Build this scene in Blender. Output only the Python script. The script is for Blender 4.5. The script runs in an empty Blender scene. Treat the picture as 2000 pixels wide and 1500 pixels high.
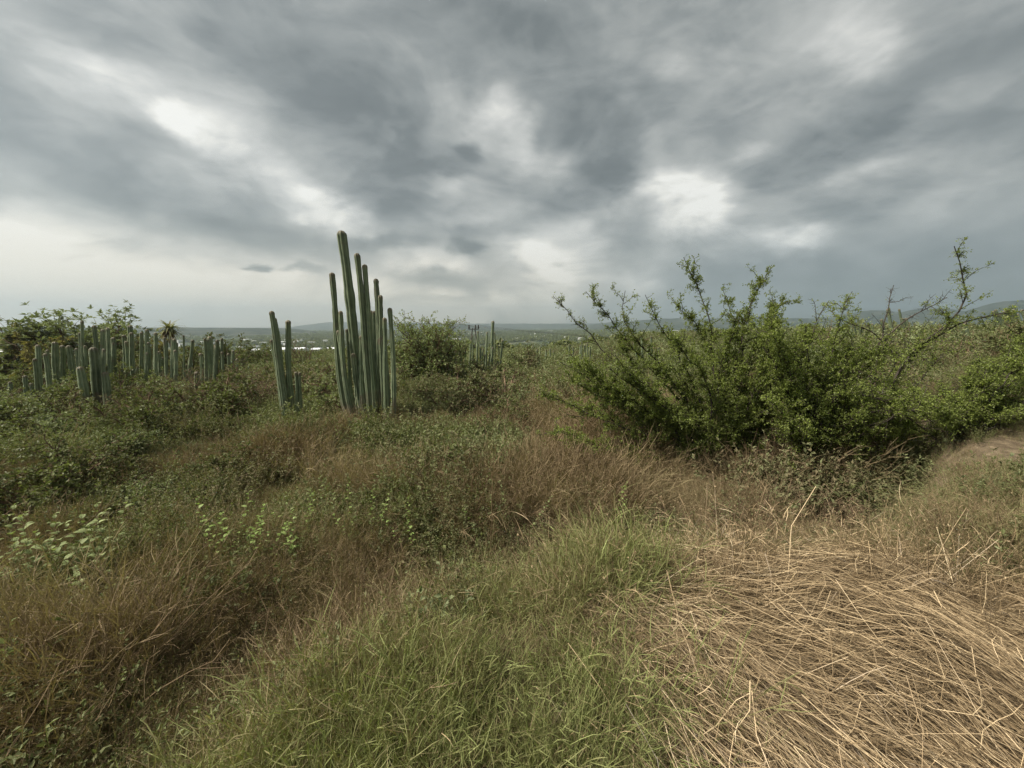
import bpy, math, random
import numpy as np
from mathutils import Vector

# ------------------------------------------------------------------ camera
scene = bpy.context.scene
PITCH = math.radians(8.7)
CAMZ = 2.0
FPX = 751.0                       # focal length in photo pixels (photo 2000 wide)
cam_data = bpy.data.cameras.new("camera")
cam_data.sensor_width = 36.0
cam_data.lens = FPX / 2000.0 * 36.0
cam_data.clip_start = 0.05
cam_data.clip_end = 60000.0
camera = bpy.data.objects.new("camera", cam_data)
scene.collection.objects.link(camera)
camera.location = (0, 0, CAMZ)
camera.rotation_euler = (math.pi / 2 - PITCH, 0, 0)
scene.camera = camera

# ------------------------------------------------------------------ exposure
EXPOSURE = 2.3
vs = scene.view_settings
vs.view_transform = 'Standard'
vs.look = 'None'
vs.exposure = EXPOSURE
vs.gamma = 1.0
vs.use_curve_mapping = False
scene.render.engine = 'CYCLES'
scene.cycles.max_bounces = 4
scene.cycles.diffuse_bounces = 1
scene.cycles.glossy_bounces = 2
scene.cycles.transmission_bounces = 3
scene.cycles.transparent_max_bounces = 4
scene.cycles.volume_bounces = 2
scene.cycles.adaptive_threshold = 0.012
scene.cycles.use_denoising = True
try:
    scene.cycles.denoiser = 'OPENIMAGEDENOISE'
    scene.cycles.denoising_prefilter = 'NONE'
except Exception:
    pass

SUN_EL = math.radians(50)
SUN_AZ = math.radians(-100)        # from +Y towards +X: negative is to the left of the view
sun_data = bpy.data.lights.new("sun", 'SUN')
sun_data.energy = 1.5
sun_data.angle = math.radians(11)
sun_data.color = (1.0, 0.93, 0.82)
sun = bpy.data.objects.new("sun", sun_data)
scene.collection.objects.link(sun)
sdir = Vector((math.sin(SUN_AZ) * math.cos(SUN_EL), math.cos(SUN_AZ) * math.cos(SUN_EL), math.sin(SUN_EL)))
sun.rotation_euler = (-sdir).to_track_quat('-Z', 'Y').to_euler()
sun.location = (0, 0, 60)

# ------------------------------------------------------------------ pixel <-> world
cp, sp = math.cos(PITCH), math.sin(PITCH)
def pdir(px, py):
    u = (px - 1000.0) / FPX
    v = (750.0 - py) / FPX
    return (u, cp + v * sp, -sp + v * cp)
def pt(px, py, depth):
    """world point seen at photo pixel (px, py) whose world Y is depth"""
    d = pdir(px, py)
    t = depth / d[1]
    return np.array((d[0] * t, depth, CAMZ + d[2] * t))
def project(x, y, z):
    dz = z - CAMZ
    f = y * cp - dz * sp
    f = np.where(np.abs(f) < 1e-4, 1e-4, f)
    up = y * sp + dz * cp
    return 1000 + FPX * x / f, 750 - FPX * up / f, f
def azel(px, py):
    d = pdir(px, py)
    return math.atan2(d[0], d[1]), math.atan2(d[2], math.hypot(d[0], d[1]))

def s2l(c):
    return tuple(((v / 255.0) / 12.92 if v / 255.0 <= 0.04045 else ((v / 255.0 + 0.055) / 1.055) ** 2.4) for v in c)

# ------------------------------------------------------------------ world: overcast, broken cloud deck
world = bpy.data.worlds.new("World")
scene.world = world
world.use_nodes = True
nt = world.node_tree
for n in list(nt.nodes):
    nt.nodes.remove(n)
L = nt.links
def N(kind, **kw):
    n = nt.nodes.new(kind)
    for k, v in kw.items():
        setattr(n, k, v)
    return n
def sset(sock, v):
    if isinstance(v, bpy.types.NodeSocket):
        L.new(v, sock)
    else:
        sock.default_value = v
def M(op, a, b=None, c=None, clamp=False):
    n = N('ShaderNodeMath', operation=op, use_clamp=clamp)
    sset(n.inputs[0], a)
    if b is not None: sset(n.inputs[1], b)
    if c is not None: sset(n.inputs[2], c)
    return n.outputs[0]
def VM(op, a, b=None, out=0):
    n = N('ShaderNodeVectorMath', operation=op)
    sset(n.inputs[0], a)
    if b is not None: sset(n.inputs[1], b)
    return n.outputs[out]
def XYZ(x, y, z):
    n = N('ShaderNodeCombineXYZ')
    sset(n.inputs[0], x); sset(n.inputs[1], y); sset(n.inputs[2], z)
    return n.outputs[0]
def NOISE(vec, scale, detail=4, rough=0.5, dist=0.0, col=False):
    n = N('ShaderNodeTexNoise')
    sset(n.inputs['Vector'], vec)
    n.inputs['Scale'].default_value = scale
    n.inputs['Detail'].default_value = detail
    n.inputs['Roughness'].default_value = rough
    n.inputs['Distortion'].default_value = dist
    return n.outputs['Color' if col else 'Fac']
def MR(v, a, b, c, d, interp='SMOOTHSTEP'):
    n = N('ShaderNodeMapRange', interpolation_type=interp)
    sset(n.inputs['Value'], v)
    for i, x in zip((1, 2, 3, 4), (a, b, c, d)):
        n.inputs[i].default_value = x
    return n.outputs[0]
tc = N('ShaderNodeTexCoord')
dirv = VM('NORMALIZE', tc.outputs['Generated'])
sepn = N('ShaderNodeSeparateXYZ'); L.new(dirv, sepn.inputs[0])
dx, dy, dz = sepn.outputs
zc = M('MAXIMUM', dz, 0.0)
# cloud-deck coordinates (perspective of a flat layer overhead, with earth curvature)
den = M('ADD', zc, 0.30)
P = XYZ(M('DIVIDE', dx, den), M('DIVIDE', dy, den), 0.0)
az = M('ARCTAN2', dx, dy)
el = M('ARCTAN2', dz, M('SQRT', M('ADD', M('MULTIPLY', dx, dx), M('MULTIPLY', dy, dy))))
# streaks: clouds drawn out along the wind, seen converging on the horizon
mp = N('ShaderNodeMapping'); L.new(P, mp.inputs[0])
mp.inputs['Rotation'].default_value = (0, 0, math.radians(8))
mp.inputs['Scale'].default_value = (1.15, 0.75, 1)
S_ = VM('MULTIPLY', dirv, (1.0, 1.0, 2.0))
n_big = M('ADD', M('MULTIPLY', NOISE(mp.outputs[0], 0.85, 3, 0.5, 0.5), 0.45), M('MULTIPLY', NOISE(S_, 1.5, 4, 0.5, 0.4), 0.55))
n_mid = M('ADD', M('MULTIPLY', NOISE(mp.outputs[0], 2.1, 4, 0.5, 0.3), 0.15), M('MULTIPLY', NOISE(S_, 3.4, 6, 0.55, 0.6), 0.85))
n_fine = NOISE(S_, 8.5, 6, 0.55, 0.5)
# warped azimuth/elevation for the individual gaps and banks of this sky
w1 = VM('SUBTRACT', NOISE(S_, 3.0, 4, 0.55, 0.0, True), (0.5, 0.5, 0.5))
w2 = VM('SUBTRACT', NOISE(S_, 9.0, 5, 0.6, 0.0, True), (0.5, 0.5, 0.5))
A0 = XYZ(az, el, 0.0)
AE = VM('ADD', VM('ADD', A0, VM('MULTIPLY', w1, (0.17, 0.10, 0.0))), VM('MULTIPLY', w2, (0.085, 0.06, 0.0)))
total = None
def blob(x0, y0, x1, y1, wpx, amp, grow=1.25):
    """a bright gap (amp>0) or dark bank (amp<0): from photo (x0,y0) to (x1,y1), half width wpx"""
    global total
    a0, e0 = azel(x0, y0); a1, e1 = azel(x1, y1)
    ca, ce = (a0 + a1) / 2, (e0 + e1) / 2
    th = math.atan2(e1 - e0, a1 - a0)
    hl = math.hypot(a1 - a0, e1 - e0) / 2
    cx, cy = (x0 + x1) / 2, (y0 + y1) / 2
    nx, ny = -(y1 - y0), (x1 - x0)
    nl = math.hypot(nx, ny) or 1.0
    b0 = azel(cx - nx / nl * wpx, cy - ny / nl * wpx); b1 = azel(cx + nx / nl * wpx, cy + ny / nl * wpx)
    hw = math.hypot(b1[0] - b0[0], b1[1] - b0[1]) / 2
    m = N('ShaderNodeMapping', vector_type='TEXTURE')
    L.new(AE, m.inputs[0])
    m.inputs['Location'].default_value = (ca, ce, 0)
    m.inputs['Rotation'].default_value = (0, 0, th)
    m.inputs['Scale'].default_value = ((hl + hw) * grow, hw * 1.9, 1)
    d = VM('LENGTH', m.outputs[0], out=1)
    v = MR(d, 0.0, 1.0, amp, 0.0, 'SMOOTHERSTEP')
    total = v if total is None else M('ADD', total, v)
BLOBS = [
    # bright gaps
    (300, 225, 500, 310, 36, 0.36), (320, 235, 400, 262, 26, 0.18), (480, 330, 640, 410, 46, 0.18),
    (570, 400, 680, 425, 34, 0.32), (0, 110, 300, 165, 60, 0.17), (600, 420, 760, 440, 30, 0.10),
    (935, 232, 965, 245, 40, 0.34),
    (980, 505, 1160, 530, 34, 0.50), (740, 495, 900, 520, 26, 0.30), (1170, 545, 1310, 555, 18, 0.35),
    (1250, 345, 1370, 365, 46, 0.46), (1440, 295, 1480, 305, 22, 0.36), (1370, 400, 1400, 425, 22, 0.36),
    (1260, 440, 1430, 450, 26, 0.28), (1380, 490, 1640, 432, 22, 0.46), (1590, 355, 1830, 300, 18, 0.24),
    (1650, 110, 1740, 60, 50, 0.17), (1800, 200, 1990, 140, 50, 0.15), (1300, 120, 1340, 105, 40, 0.10),
    (1000, 240, 1010, 330, 26, 0.16), (1270, 250, 1280, 300, 24, 0.12), (1000, 350, 1080, 330, 30, 0.14),
    (850, 360, 900, 340, 30, 0.14),
    # pale veil along the left and centre horizon
    (-700, 560, 1000, 620, 110, 0.32), (-500, 420, 420, 580, 110, 0.27), (560, 575, 1250, 615, 65, 0.24), (1100, 600, 2300, 610, 60, 0.08),
    # dark banks
    (620, 250, 900, 300, 85, -0.17), (950, 110, 1150, 220, 110, -0.15), (150, 360, 560, 470, 42, -0.12),
    (1130, 330, 1240, 350, 45, -0.20), (1500, 330, 1850, 220, 70, -0.17), (880, 450, 1130, 425, 24, -0.20),
    (1050, 290, 1800, 180, 80, -0.07), (760, 540, 960, 560, 16, -0.28), (880, 480, 950, 490, 18, -0.22),
    (490, 520, 560, 522, 7, -0.30), (570, 528, 650, 533, 8, -0.20), (1520, 440, 2000, 330, 40, -0.08), (1420, 340, 1500, 350, 26, -0.16),
    (860, 315, 930, 315, 22, -0.17), (1000, 400, 1200, 400, 26, -0.14), (1180, 300, 1420, 290, 30, -0.12), (700, 390, 900, 400, 26, -0.12), (640, 470, 860, 470, 16, -0.16), (0, 250, 180, 310, 50, -0.04),
    (350, 20, 420, 60, 24, -0.08), (1250, 580, 2000, 540, 70, -0.10),
]
for b in BLOBS:
    if b[5] > 0.2 and b[4] < 60:
        blob(b[0], b[1], b[2], b[3], b[4] * 2.5, b[5] * 0.26, 1.15)     # soft glow round the gap
        blob(b[0], b[1], b[2], b[3], b[4], b[5] * 0.50)
    else:
        blob(*b)
# display-brightness of the deck, then mapped to colour
base = MR(el, 0.0, 0.75, 0.640, 0.540, 'LINEAR')
n_wisp = NOISE(S_, 21.0, 6, 0.62, 0.8)
nz = M('ADD', M('ADD', M('MULTIPLY', M('SUBTRACT', n_big, 0.5), 0.50), M('MULTIPLY', MR(n_mid, 0.34, 0.66, -0.5, 0.5), 0.19)),
       M('ADD', M('MULTIPLY', MR(n_fine, 0.3, 0.7, -0.5, 0.5), 0.10), M('MULTIPLY', M('SUBTRACT', n_wisp, 0.5), 0.05)))
n_puff = NOISE(S_, 5.5, 6, 0.56, 0.6)
calm = MR(el, 0.02, 0.22, 0.3, 1.0)           # the deck dissolves into haze towards the horizon
lum = M('ADD', M('ADD', base, M('MULTIPLY', nz, calm)), M('MULTIPLY', total, MR(n_puff, 0.34, 0.66, 0.45, 1.45, 'LINEAR')), clamp=True)
ramp = N('ShaderNodeValToRGB')
L.new(lum, ramp.inputs[0])
els = ramp.color_ramp.elements
stops = [(0.0, (80, 86, 85)), (0.42, (117, 123, 122)), (0.55, (145, 150, 148)), (0.68, (176, 179, 175)),
         (0.82, (211, 212, 207)), (0.93, (240, 239, 231)), (1.0, (254, 253, 246))]
els[0].position = 0.0; els[0].color = (*s2l(stops[0][1]), 1)
els[1].position = 1.0; els[1].color = (*s2l(stops[-1][1]), 1)
for p_, c_ in stops[1:-1]:
    e = els.new(p_); e.color = (*s2l(c_), 1)
# warm haze low in the left half, cool rain haze low on the right
low = MR(el, 0.0, 0.26, 1.0, 0.0)
left = MR(az, -0.2, 0.55, 1.0, 0.0)
warm = N('ShaderNodeMix', data_type='RGBA'); 
sset(warm.inputs['Factor'], M('MULTIPLY', low, M('MULTIPLY', left, 0.9)))
L.new(ramp.outputs[0], warm.inputs[6])
wm = N('ShaderNodeMix', data_type='RGBA', blend_type='MULTIPLY'); wm.inputs['Factor'].default_value = 1
L.new(ramp.outputs[0], wm.inputs[6]); wm.inputs[7].default_value = (1.11, 0.985, 0.83, 1)
L.new(wm.outputs[2], warm.inputs[7])
cool = N('ShaderNodeMix', data_type='RGBA')
right = MR(az, 0.15, 0.55, 0.0, 1.0)
sset(cool.inputs['Factor'], M('MULTIPLY', low, M('MULTIPLY', right, 0.8)))
L.new(warm.outputs[2], cool.inputs[6])
cm = N('ShaderNodeMix', data_type='RGBA', blend_type='MULTIPLY'); cm.inputs['Factor'].default_value = 1
L.new(warm.outputs[2], cm.inputs[6]); cm.inputs[7].default_value = (0.93, 1.0, 1.08, 1)
L.new(cm.outputs[2], cool.inputs[7])
gain = VM('SCALE', cool.outputs[2]); gain_node = gain.node
gain_node.inputs['Scale'].default_value = 2.0 ** (-EXPOSURE)
sky = N('ShaderNodeTexSky', sky_type='NISHITA')
sky.sun_disc = False
sky.sun_elevation = SUN_EL
sky.sun_rotation = SUN_AZ
bg_sky = N('ShaderNodeBackground'); L.new(sky.outputs[0], bg_sky.inputs[0]); bg_sky.inputs[1].default_value = 0.05
bg_cl = N('ShaderNodeBackground'); L.new(gain, bg_cl.inputs[0]); bg_cl.inputs[1].default_value = 1.0
mixs = N('ShaderNodeMixShader'); mixs.inputs[0].default_value = 0.97    # 97 % cloud cover
L.new(bg_sky.outputs[0], mixs.inputs[1]); L.new(bg_cl.outputs[0], mixs.inputs[2])
wout = N('ShaderNodeOutputWorld'); L.new(mixs.outputs[0], wout.inputs[0])
world.cycles.sampling_method = 'NONE'


# ------------------------------------------------------------------ numpy helpers
rng = np.random.default_rng(7)
def sstep(a, b, x):
    t = np.clip((x - a) / (b - a), 0, 1)
    return t * t * (3 - 2 * t)
def unit(v):
    return v / np.maximum(np.linalg.norm(v, axis=-1, keepdims=True), 1e-9)
_tab = np.random.default_rng(11).random((256, 256))
def vnoise(x, y):
    xi = np.floor(x).astype(int); yi = np.floor(y).astype(int)
    fx = x - xi; fy = y - yi
    fx = fx * fx * (3 - 2 * fx); fy = fy * fy * (3 - 2 * fy)
    a = _tab[xi & 255, yi & 255]; b = _tab[(xi + 1) & 255, yi & 255]
    c = _tab[xi & 255, (yi + 1) & 255]; d = _tab[(xi + 1) & 255, (yi + 1) & 255]
    return (a * (1 - fx) + b * fx) * (1 - fy) + (c * (1 - fx) + d * fx) * fy
def fbm(x, y, s, oct=4):
    v = 0; a = 0.5; t = 0
    for i in range(oct):
        v = v + a * vnoise(x * s + 17.3 * i, y * s + 5.1 * i); t += a
        s *= 2.03; a *= 0.5
    return v / t

# bank edge: the camera stands on a low bank; beyond this line the ground drops into the field
_ex = np.array([-60, -2.2, -1.45, -0.9, -0.2, 1.8, 3.5, 6, 9, 60.])
_ey = np.array([-2, -0.6, 0.8, 1.6, 2.2, 2.95, 2.95, 4.3, 8.0, 40.])
def edge(x):
    return np.interp(x, _ex, _ey)
def H(x, y):
    x = np.asarray(x, float); y = np.asarray(y, float)
    r = np.hypot(x, y)
    e = edge(x)
    drop = -1.15 * sstep(-0.05, 1.0, y - e) + 0.15 * sstep(2.0, 6.0, y - e)
    right = sstep(4.5, 16, x - 0.12 * y) * np.minimum(1.9, 0.052 * np.maximum(x - 4, 0)) * sstep(1.0, 7.0, y)
    z = drop + right + 0.55 * sstep(5, 11, x) * sstep(2, 7, y)
    z = z - 2.1 * sstep(13, 48, r) * (1 - 0.6 * sstep(6, 24, x)) - 22.0 * sstep(48, 260, r)
    z = z + right * 0.0
    hump = 0.20 * np.exp(-(((x - 1.9) / 1.5) ** 2 + ((y - 2.2) / 0.8) ** 2)) + 0.12 * np.exp(-(((x + 0.1) / 0.8) ** 2 + ((y - 1.8) / 0.6) ** 2))
    z = z + hump
    z = z + 0.75 * (fbm(x + 3, y, 0.55, 3) - 0.5) * sstep(0.6, 2.4, y - e) * (1 - sstep(14, 22, r)) * (1 - 0.6 * sstep(7, 11, x))
    z = z + 0.22 * (fbm(x, y, 0.9) - 0.5) + 0.5 * (fbm(x, y, 0.11) - 0.5) * sstep(5, 14, r) + 5.0 * (fbm(x, y, 0.004) - 0.5) * sstep(150, 900, r)
    return z
def ground_hit(px, py, lift=0.0):
    d = np.array(pdir(px, py)); t = 0.6
    o = np.array((0, 0, CAMZ))
    while t < 4000:
        p = o + d * t
        if p[2] < float(H(p[0], p[1])) + lift: break
        t *= 1.01
    return p

def link(o):
    scene.collection.objects.link(o); return o
def mesh_np(name, V, F, attrs=None, smooth=False, mat=None):
    """V (n,3); F list of int arrays (m,k)"""
    me = bpy.data.meshes.new(name)
    V = np.asarray(V, np.float32)
    me.vertices.add(len(V)); me.vertices.foreach_set('co', V.ravel())
    Fs = [np.asarray(f, np.int32) for f in F if len(f)]
    nl = sum(f.size for f in Fs); npoly = sum(len(f) for f in Fs)
    me.loops.add(nl); me.polygons.add(npoly)
    me.loops.foreach_set('vertex_index', np.concatenate([f.ravel() for f in Fs]))
    tot = np.concatenate([np.full(len(f), f.shape[1], np.int32) for f in Fs])
    st = np.concatenate([[0], np.cumsum(tot)[:-1]]).astype(np.int32)
    me.polygons.foreach_set('loop_start', st)
    me.polygons.foreach_set('use_smooth', np.full(npoly, smooth))
    if attrs:
        for k, a in attrs.items():
            at = me.attributes.new(k, 'FLOAT', 'POINT')
            at.data.foreach_set('value', np.asarray(a, np.float32).ravel())
    me.update(calc_edges=True)
    if mat: me.materials.append(mat)
    return me
class Geo:
    """gathers vertices/faces/tint; one Geo becomes one mesh"""
    def __init__(s): s.V = []; s.Q = []; s.T = []; s.tint = []; s.n = 0
    def add(s, V, Q=None, T=None, tint=None):
        V = np.asarray(V, float).reshape(-1, 3)
        if Q is not None and len(Q): s.Q.append(np.asarray(Q) + s.n)
        if T is not None and len(T): s.T.append(np.asarray(T) + s.n)
        s.V.append(V); s.n += len(V)
        s.tint.append(np.full(len(V), 0.5) if tint is None else np.broadcast_to(np.asarray(tint, float).ravel(), (len(V),)) if np.size(tint) == 1 else np.asarray(tint, float).ravel())
    def mesh(s, name, mat, smooth=False):
        F = []
        if s.Q: F.append(np.concatenate(s.Q))
        if s.T: F.append(np.concatenate(s.T))
        return mesh_np(name, np.concatenate(s.V), F, {'tint': np.concatenate(s.tint)}, smooth, mat)
def tubes(g, P, R, sides=3, tint=None, cap=False):
    """P (N,K,3) centre lines, R (N,K) radii"""
    Nn, K, _ = P.shape
    T = unit(np.gradient(P, axis=1))
    ref = np.where(np.abs(T[:, :1, 2:3]) > 0.8, np.array([[[1., 0.2, 0]]]), np.array([[[0, 0.1, 1.]]]))
    A = unit(np.cross(T, np.broadcast_to(ref, T.shape))); B = np.cross(T, A)
    an = np.arange(sides) * 2 * np.pi / sides
    V = P[:, :, None] + R[:, :, None, None] * (A[:, :, None] * np.cos(an)[None, None, :, None] + B[:, :, None] * np.sin(an)[None, None, :, None])
    idx = np.arange(Nn * K * sides).reshape(Nn, K, sides)
    a = idx[:, :-1]; b = idx[:, 1:]
    Q = np.stack([a, np.roll(a, -1, 2), np.roll(b, -1, 2), b], -1).reshape(-1, 4)
    tt = None
    if tint is not None: tt = np.repeat(np.broadcast_to(np.asarray(tint, float).reshape(-1), (Nn,)), K * sides)
    g.add(V.reshape(-1, 3), Q=Q, tint=tt)
def strips(g, P, W, tint=None, side=None):
    """flat ribbons along P (N,K,3) with half widths W (N,K)"""
    Nn, K, _ = P.shape
    T = unit(P[:, -1] - P[:, 0])
    if side is None:
        side = unit(np.cross(T, rng.normal(size=(Nn, 3))))
    V = np.stack([P - side[:, None] * W[:, :, None], P + side[:, None] * W[:, :, None]], 2)
    idx = np.arange(Nn * K * 2).reshape(Nn, K, 2)
    Q = np.stack([idx[:, :-1, 0], idx[:, :-1, 1], idx[:, 1:, 1], idx[:, 1:, 0]], -1).reshape(-1, 4)
    tt = None
    if tint is not None: tt = np.repeat(np.broadcast_to(np.asarray(tint, float).reshape(-1), (Nn,)), K * 2)
    g.add(V.reshape(-1, 3), Q=Q, tint=tt)
def leaves(g, B, D, Nn, Ln, Wd, tint=None, fold=0.18):
    """pointed leaves: base B, direction D, normal Nn, length Ln, width Wd"""
    n = len(B)
    D = unit(D); S = unit(np.cross(D, Nn)); U = np.cross(S, D)
    Ln = np.broadcast_to(Ln, (n,))[:, None]; Wd = np.broadcast_to(Wd, (n,))[:, None]
    m = B + D * Ln * 0.5
    V = np.stack([B, m - S * Wd * 0.5 + U * Wd * fold, B + D * Ln - U * Ln * 0.08, m + S * Wd * 0.5 + U * Wd * fold], 1)
    i = np.arange(n)[:, None] * 4
    T = np.concatenate([i + np.array([[0, 2, 1]]), i + np.array([[0, 3, 2]])])
    tt = None
    if tint is not None: tt = np.repeat(np.broadcast_to(tint, (n,)), 4)
    g.add(V.reshape(-1, 3), T=T, tint=tt)
def rand_dir(n, r=None):
    return unit((r or rng).normal(size=(n, 3)))
def curve(start, d, length, K, wig=0.1, grav=0.0, r=None):
    """polylines: start (N,3), direction d (N,3), length (N,), K points; random wiggle; grav>0 droops, <0 rises"""
    r = r or rng
    n = len(start); P = np.zeros((n, K, 3)); P[:, 0] = start
    d = unit(d).copy(); step = (np.broadcast_to(length, (n,)) / (K - 1))[:, None]
    for k in range(1, K):
        d = d + r.normal(size=(n, 3)) * wig
        d[:, 2] -= grav / (K - 1)
        d = unit(d)
        P[:, k] = P[:, k - 1] + d * step
    return P
def sprout(P, n, t0, t1, ang, r=None, alternate=False):
    """n shoots on each polyline; returns start, direction, parent index, t"""
    r = r or rng
    Nn, K, _ = P.shape
    t = r.uniform(t0, t1, (Nn, n)) if not alternate else (np.linspace(t0, t1, n)[None] + r.normal(0, 0.3 * (t1 - t0) / max(n, 1), (Nn, n))).clip(t0, t1)
    f = t * (K - 1); i = np.minimum(f.astype(int), K - 2); f = (f - i)[..., None]
    rows = np.arange(Nn)[:, None]
    s = P[rows, i] * (1 - f) + P[rows, i + 1] * f
    T = unit(P[rows, i + 1] - P[rows, i])
    o = unit(np.cross(T, r.normal(size=T.shape)))
    a = r.normal(ang, 0.2, (Nn, n))[..., None]
    d = T * np.cos(a) + o * np.sin(a)
    return s.reshape(-1, 3), d.reshape(-1, 3), np.repeat(np.arange(Nn), n), t.ravel()

# ------------------------------------------------------------------ materials
def new_mat(name):
    m = bpy.data.materials.new(name); m.use_nodes = True
    t = m.node_tree
    for n in list(t.nodes): t.nodes.remove(n)
    out = t.nodes.new('ShaderNodeOutputMaterial')
    return m, t, out
def ramp_node(t, stops):
    r = t.nodes.new('ShaderNodeValToRGB'); e = r.color_ramp.elements
    e[0].position = stops[0][0]; e[0].color = (*stops[0][1], 1)
    e[1].position = stops[-1][0]; e[1].color = (*stops[-1][1], 1)
    for p, c in stops[1:-1]:
        k = e.new(p); k.color = (*c, 1)
    return r
def plant_mat(name, stops, trans=0.3, rough=0.65, patch=0.35, patch_scale=0.6, spec=0.12, inst=True):
    """leaf/stalk material: hue from per-leaf tint + per-plant random + metre-sized patches"""
    m, t, out = new_mat(name); l = t.links
    at = t.nodes.new('ShaderNodeAttribute'); at.attribute_name = 'tint'
    oi = t.nodes.new('ShaderNodeObjectInfo')
    geo = t.nodes.new('ShaderNodeNewGeometry')
    nz = t.nodes.new('ShaderNodeTexNoise'); l.new(geo.outputs['Position'], nz.inputs['Vector'])
    nz.inputs['Scale'].default_value = patch_scale; nz.inputs['Detail'].default_value = 3
    def mth(op, a, b):
        n = t.nodes.new('ShaderNodeMath'); n.operation = op
        for i, v in enumerate((a, b)):
            if isinstance(v, bpy.types.NodeSocket): l.new(v, n.inputs[i])
            else: n.inputs[i].default_value = v
        return n.outputs[0]
    k = 1.0 - patch - 0.2
    v = mth('MULTIPLY', at.outputs['Fac'], k)
    v = mth('ADD', v, mth('MULTIPLY', oi.outputs['Random'], 0.2))
    pz = mth('MULTIPLY', mth('SUBTRACT', nz.outputs['Fac'], 0.5), 1.8)
    v = mth('ADD', v, mth('MULTIPLY', mth('ADD', pz, 0.5), patch))
    r = ramp_node(t, stops); l.new(v, r.inputs[0])
    pb = t.nodes.new('ShaderNodeBsdfPrincipled')
    l.new(r.outputs[0], pb.inputs['Base Color'])
    pb.inputs['Roughness'].default_value = rough
    pb.inputs['Specular IOR Level'].default_value = spec
    if trans > 0:
        tr = t.nodes.new('ShaderNodeBsdfTranslucent')
        hs = t.nodes.new('ShaderNodeMix'); hs.data_type = 'RGBA'; hs.blend_type = 'MULTIPLY'; hs.inputs['Factor'].default_value = 1
        l.new(r.outputs[0], hs.inputs[6]); hs.inputs[7].default_value = (1.1, 1.25, 0.6, 1)
        l.new(hs.outputs[2], tr.inputs[0])
        mx = t.nodes.new('ShaderNodeMixShader'); mx.inputs[0].default_value = trans
        l.new(pb.outputs[0], mx.inputs[1]); l.new(tr.outputs[0], mx.inputs[2]); l.new(mx.outputs[0], out.inputs[0])
    else:
        l.new(pb.outputs[0], out.inputs[0])
    return m
def solid_mat(name, c1, c2, scale=3.0, rough=0.8, bump=0.0, metal=0.0, detail=5, spec=0.3):
    m, t, out = new_mat(name); l = t.links
    geo = t.nodes.new('ShaderNodeTexCoord')
    nz = t.nodes.new('ShaderNodeTexNoise'); l.new(geo.outputs['Object'], nz.inputs['Vector'])
    nz.inputs['Scale'].default_value = scale; nz.inputs['Detail'].default_value = detail
    r = ramp_node(t, [(0.3, c1), (0.7, c2)]); l.new(nz.outputs['Fac'], r.inputs[0])
    pb = t.nodes.new('ShaderNodeBsdfPrincipled'); l.new(r.outputs[0], pb.inputs['Base Color'])
    pb.inputs['Roughness'].default_value = rough; pb.inputs['Metallic'].default_value = metal
    pb.inputs['Specular IOR Level'].default_value = spec
    if bump:
        b = t.nodes.new('ShaderNodeBump'); b.inputs['Strength'].default_value = bump; b.inputs['Distance'].default_value = 0.02
        l.new(nz.outputs['Fac'], b.inputs['Height']); l.new(b.outputs[0], pb.inputs['Normal'])
    l.new(pb.outputs[0], out.inputs[0])
    return m
MT = {}
MT['grass_green'] = plant_mat('green_grass', [(0.0, (.24, .17, .10)), (0.22, (.30, .24, .135)), (0.40, (.235, .23, .10)), (0.70, (.23, .26, .095)), (1, (.44, .46, .20))], 0.25, 0.6, 0.3, 0.9)
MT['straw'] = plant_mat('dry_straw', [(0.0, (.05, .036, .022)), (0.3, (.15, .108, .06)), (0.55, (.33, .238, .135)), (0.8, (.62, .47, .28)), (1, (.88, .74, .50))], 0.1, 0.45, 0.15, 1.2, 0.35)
MT['brown_grass'] = plant_mat('red_brown_grass', [(0.0, (.105, .066, .042)), (0.3, (.185, .130, .078)), (0.55, (.27, .205, .12)), (0.8, (.31, .26, .14)), (1, (.48, .40, .25))], 0.2, 0.7, 0.5, 0.55)
MT['olive_grass'] = plant_mat('olive_grass', [(0.0, (.17, .12, .07)), (0.35, (.22, .185, .09)), (0.65, (.215, .22, .10)), (1, (.38, .37, .19))], 0.25, 0.65, 0.45, 0.35)
MT['thorn_leaf'] = plant_mat('thorn_shrub_leaf', [(0.0, (.11, .13, .035)), (0.4, (.20, .24, .06)), (0.75, (.31, .37, .085)), (1, (.46, .51, .15))], 0.42, 0.45, 0.25, 0.8, 0.35)
MT['grey_leaf'] = plant_mat('grey_green_leaf', [(0.0, (.115, .135, .065)), (0.4, (.185, .21, .105)), (0.75, (.28, .31, .165)), (1, (.45, .48, .29))], 0.25, 0.6, 0.35, 0.5)
MT['dark_leaf'] = plant_mat('dark_green_leaf', [(0.0, (.085, .092, .04)), (0.5, (.14, .155, .062)), (0.85, (.205, .225, .095)), (1, (.30, .33, .14))], 0.28, 0.5, 0.35, 0.6)
MT['bright_leaf'] = plant_mat('bright_weed_leaf', [(0.0, (.12, .17, .045)), (0.5, (.22, .30, .085)), (1, (.40, .48, .20))], 0.35, 0.5, 0.2, 0.9)
MT['pale_leaf'] = plant_mat('pale_weed_leaf', [(0.0, (.13, .155, .06)), (0.5, (.21, .25, .105)), (1, (.37, .41, .20))], 0.3, 0.55, 0.2, 0.9)
MT['scrub_leaf'] = plant_mat('scrub_leaf', [(0.0, (.15, .10, .07)), (0.25, (.18, .14, .085)), (0.5, (.175, .19, .09)), (0.75, (.24, .27, .125)), (1, (.40, .42, .22))], 0.25, 0.7, 0.5, 0.22)
MT['yellow_leaf'] = plant_mat('yellowing_leaf', [(0.0, (.12, .13, .05)), (0.5, (.26, .23, .09)), (1, (.42, .34, .15))], 0.3, 0.6, 0.3, 0.5)
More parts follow.
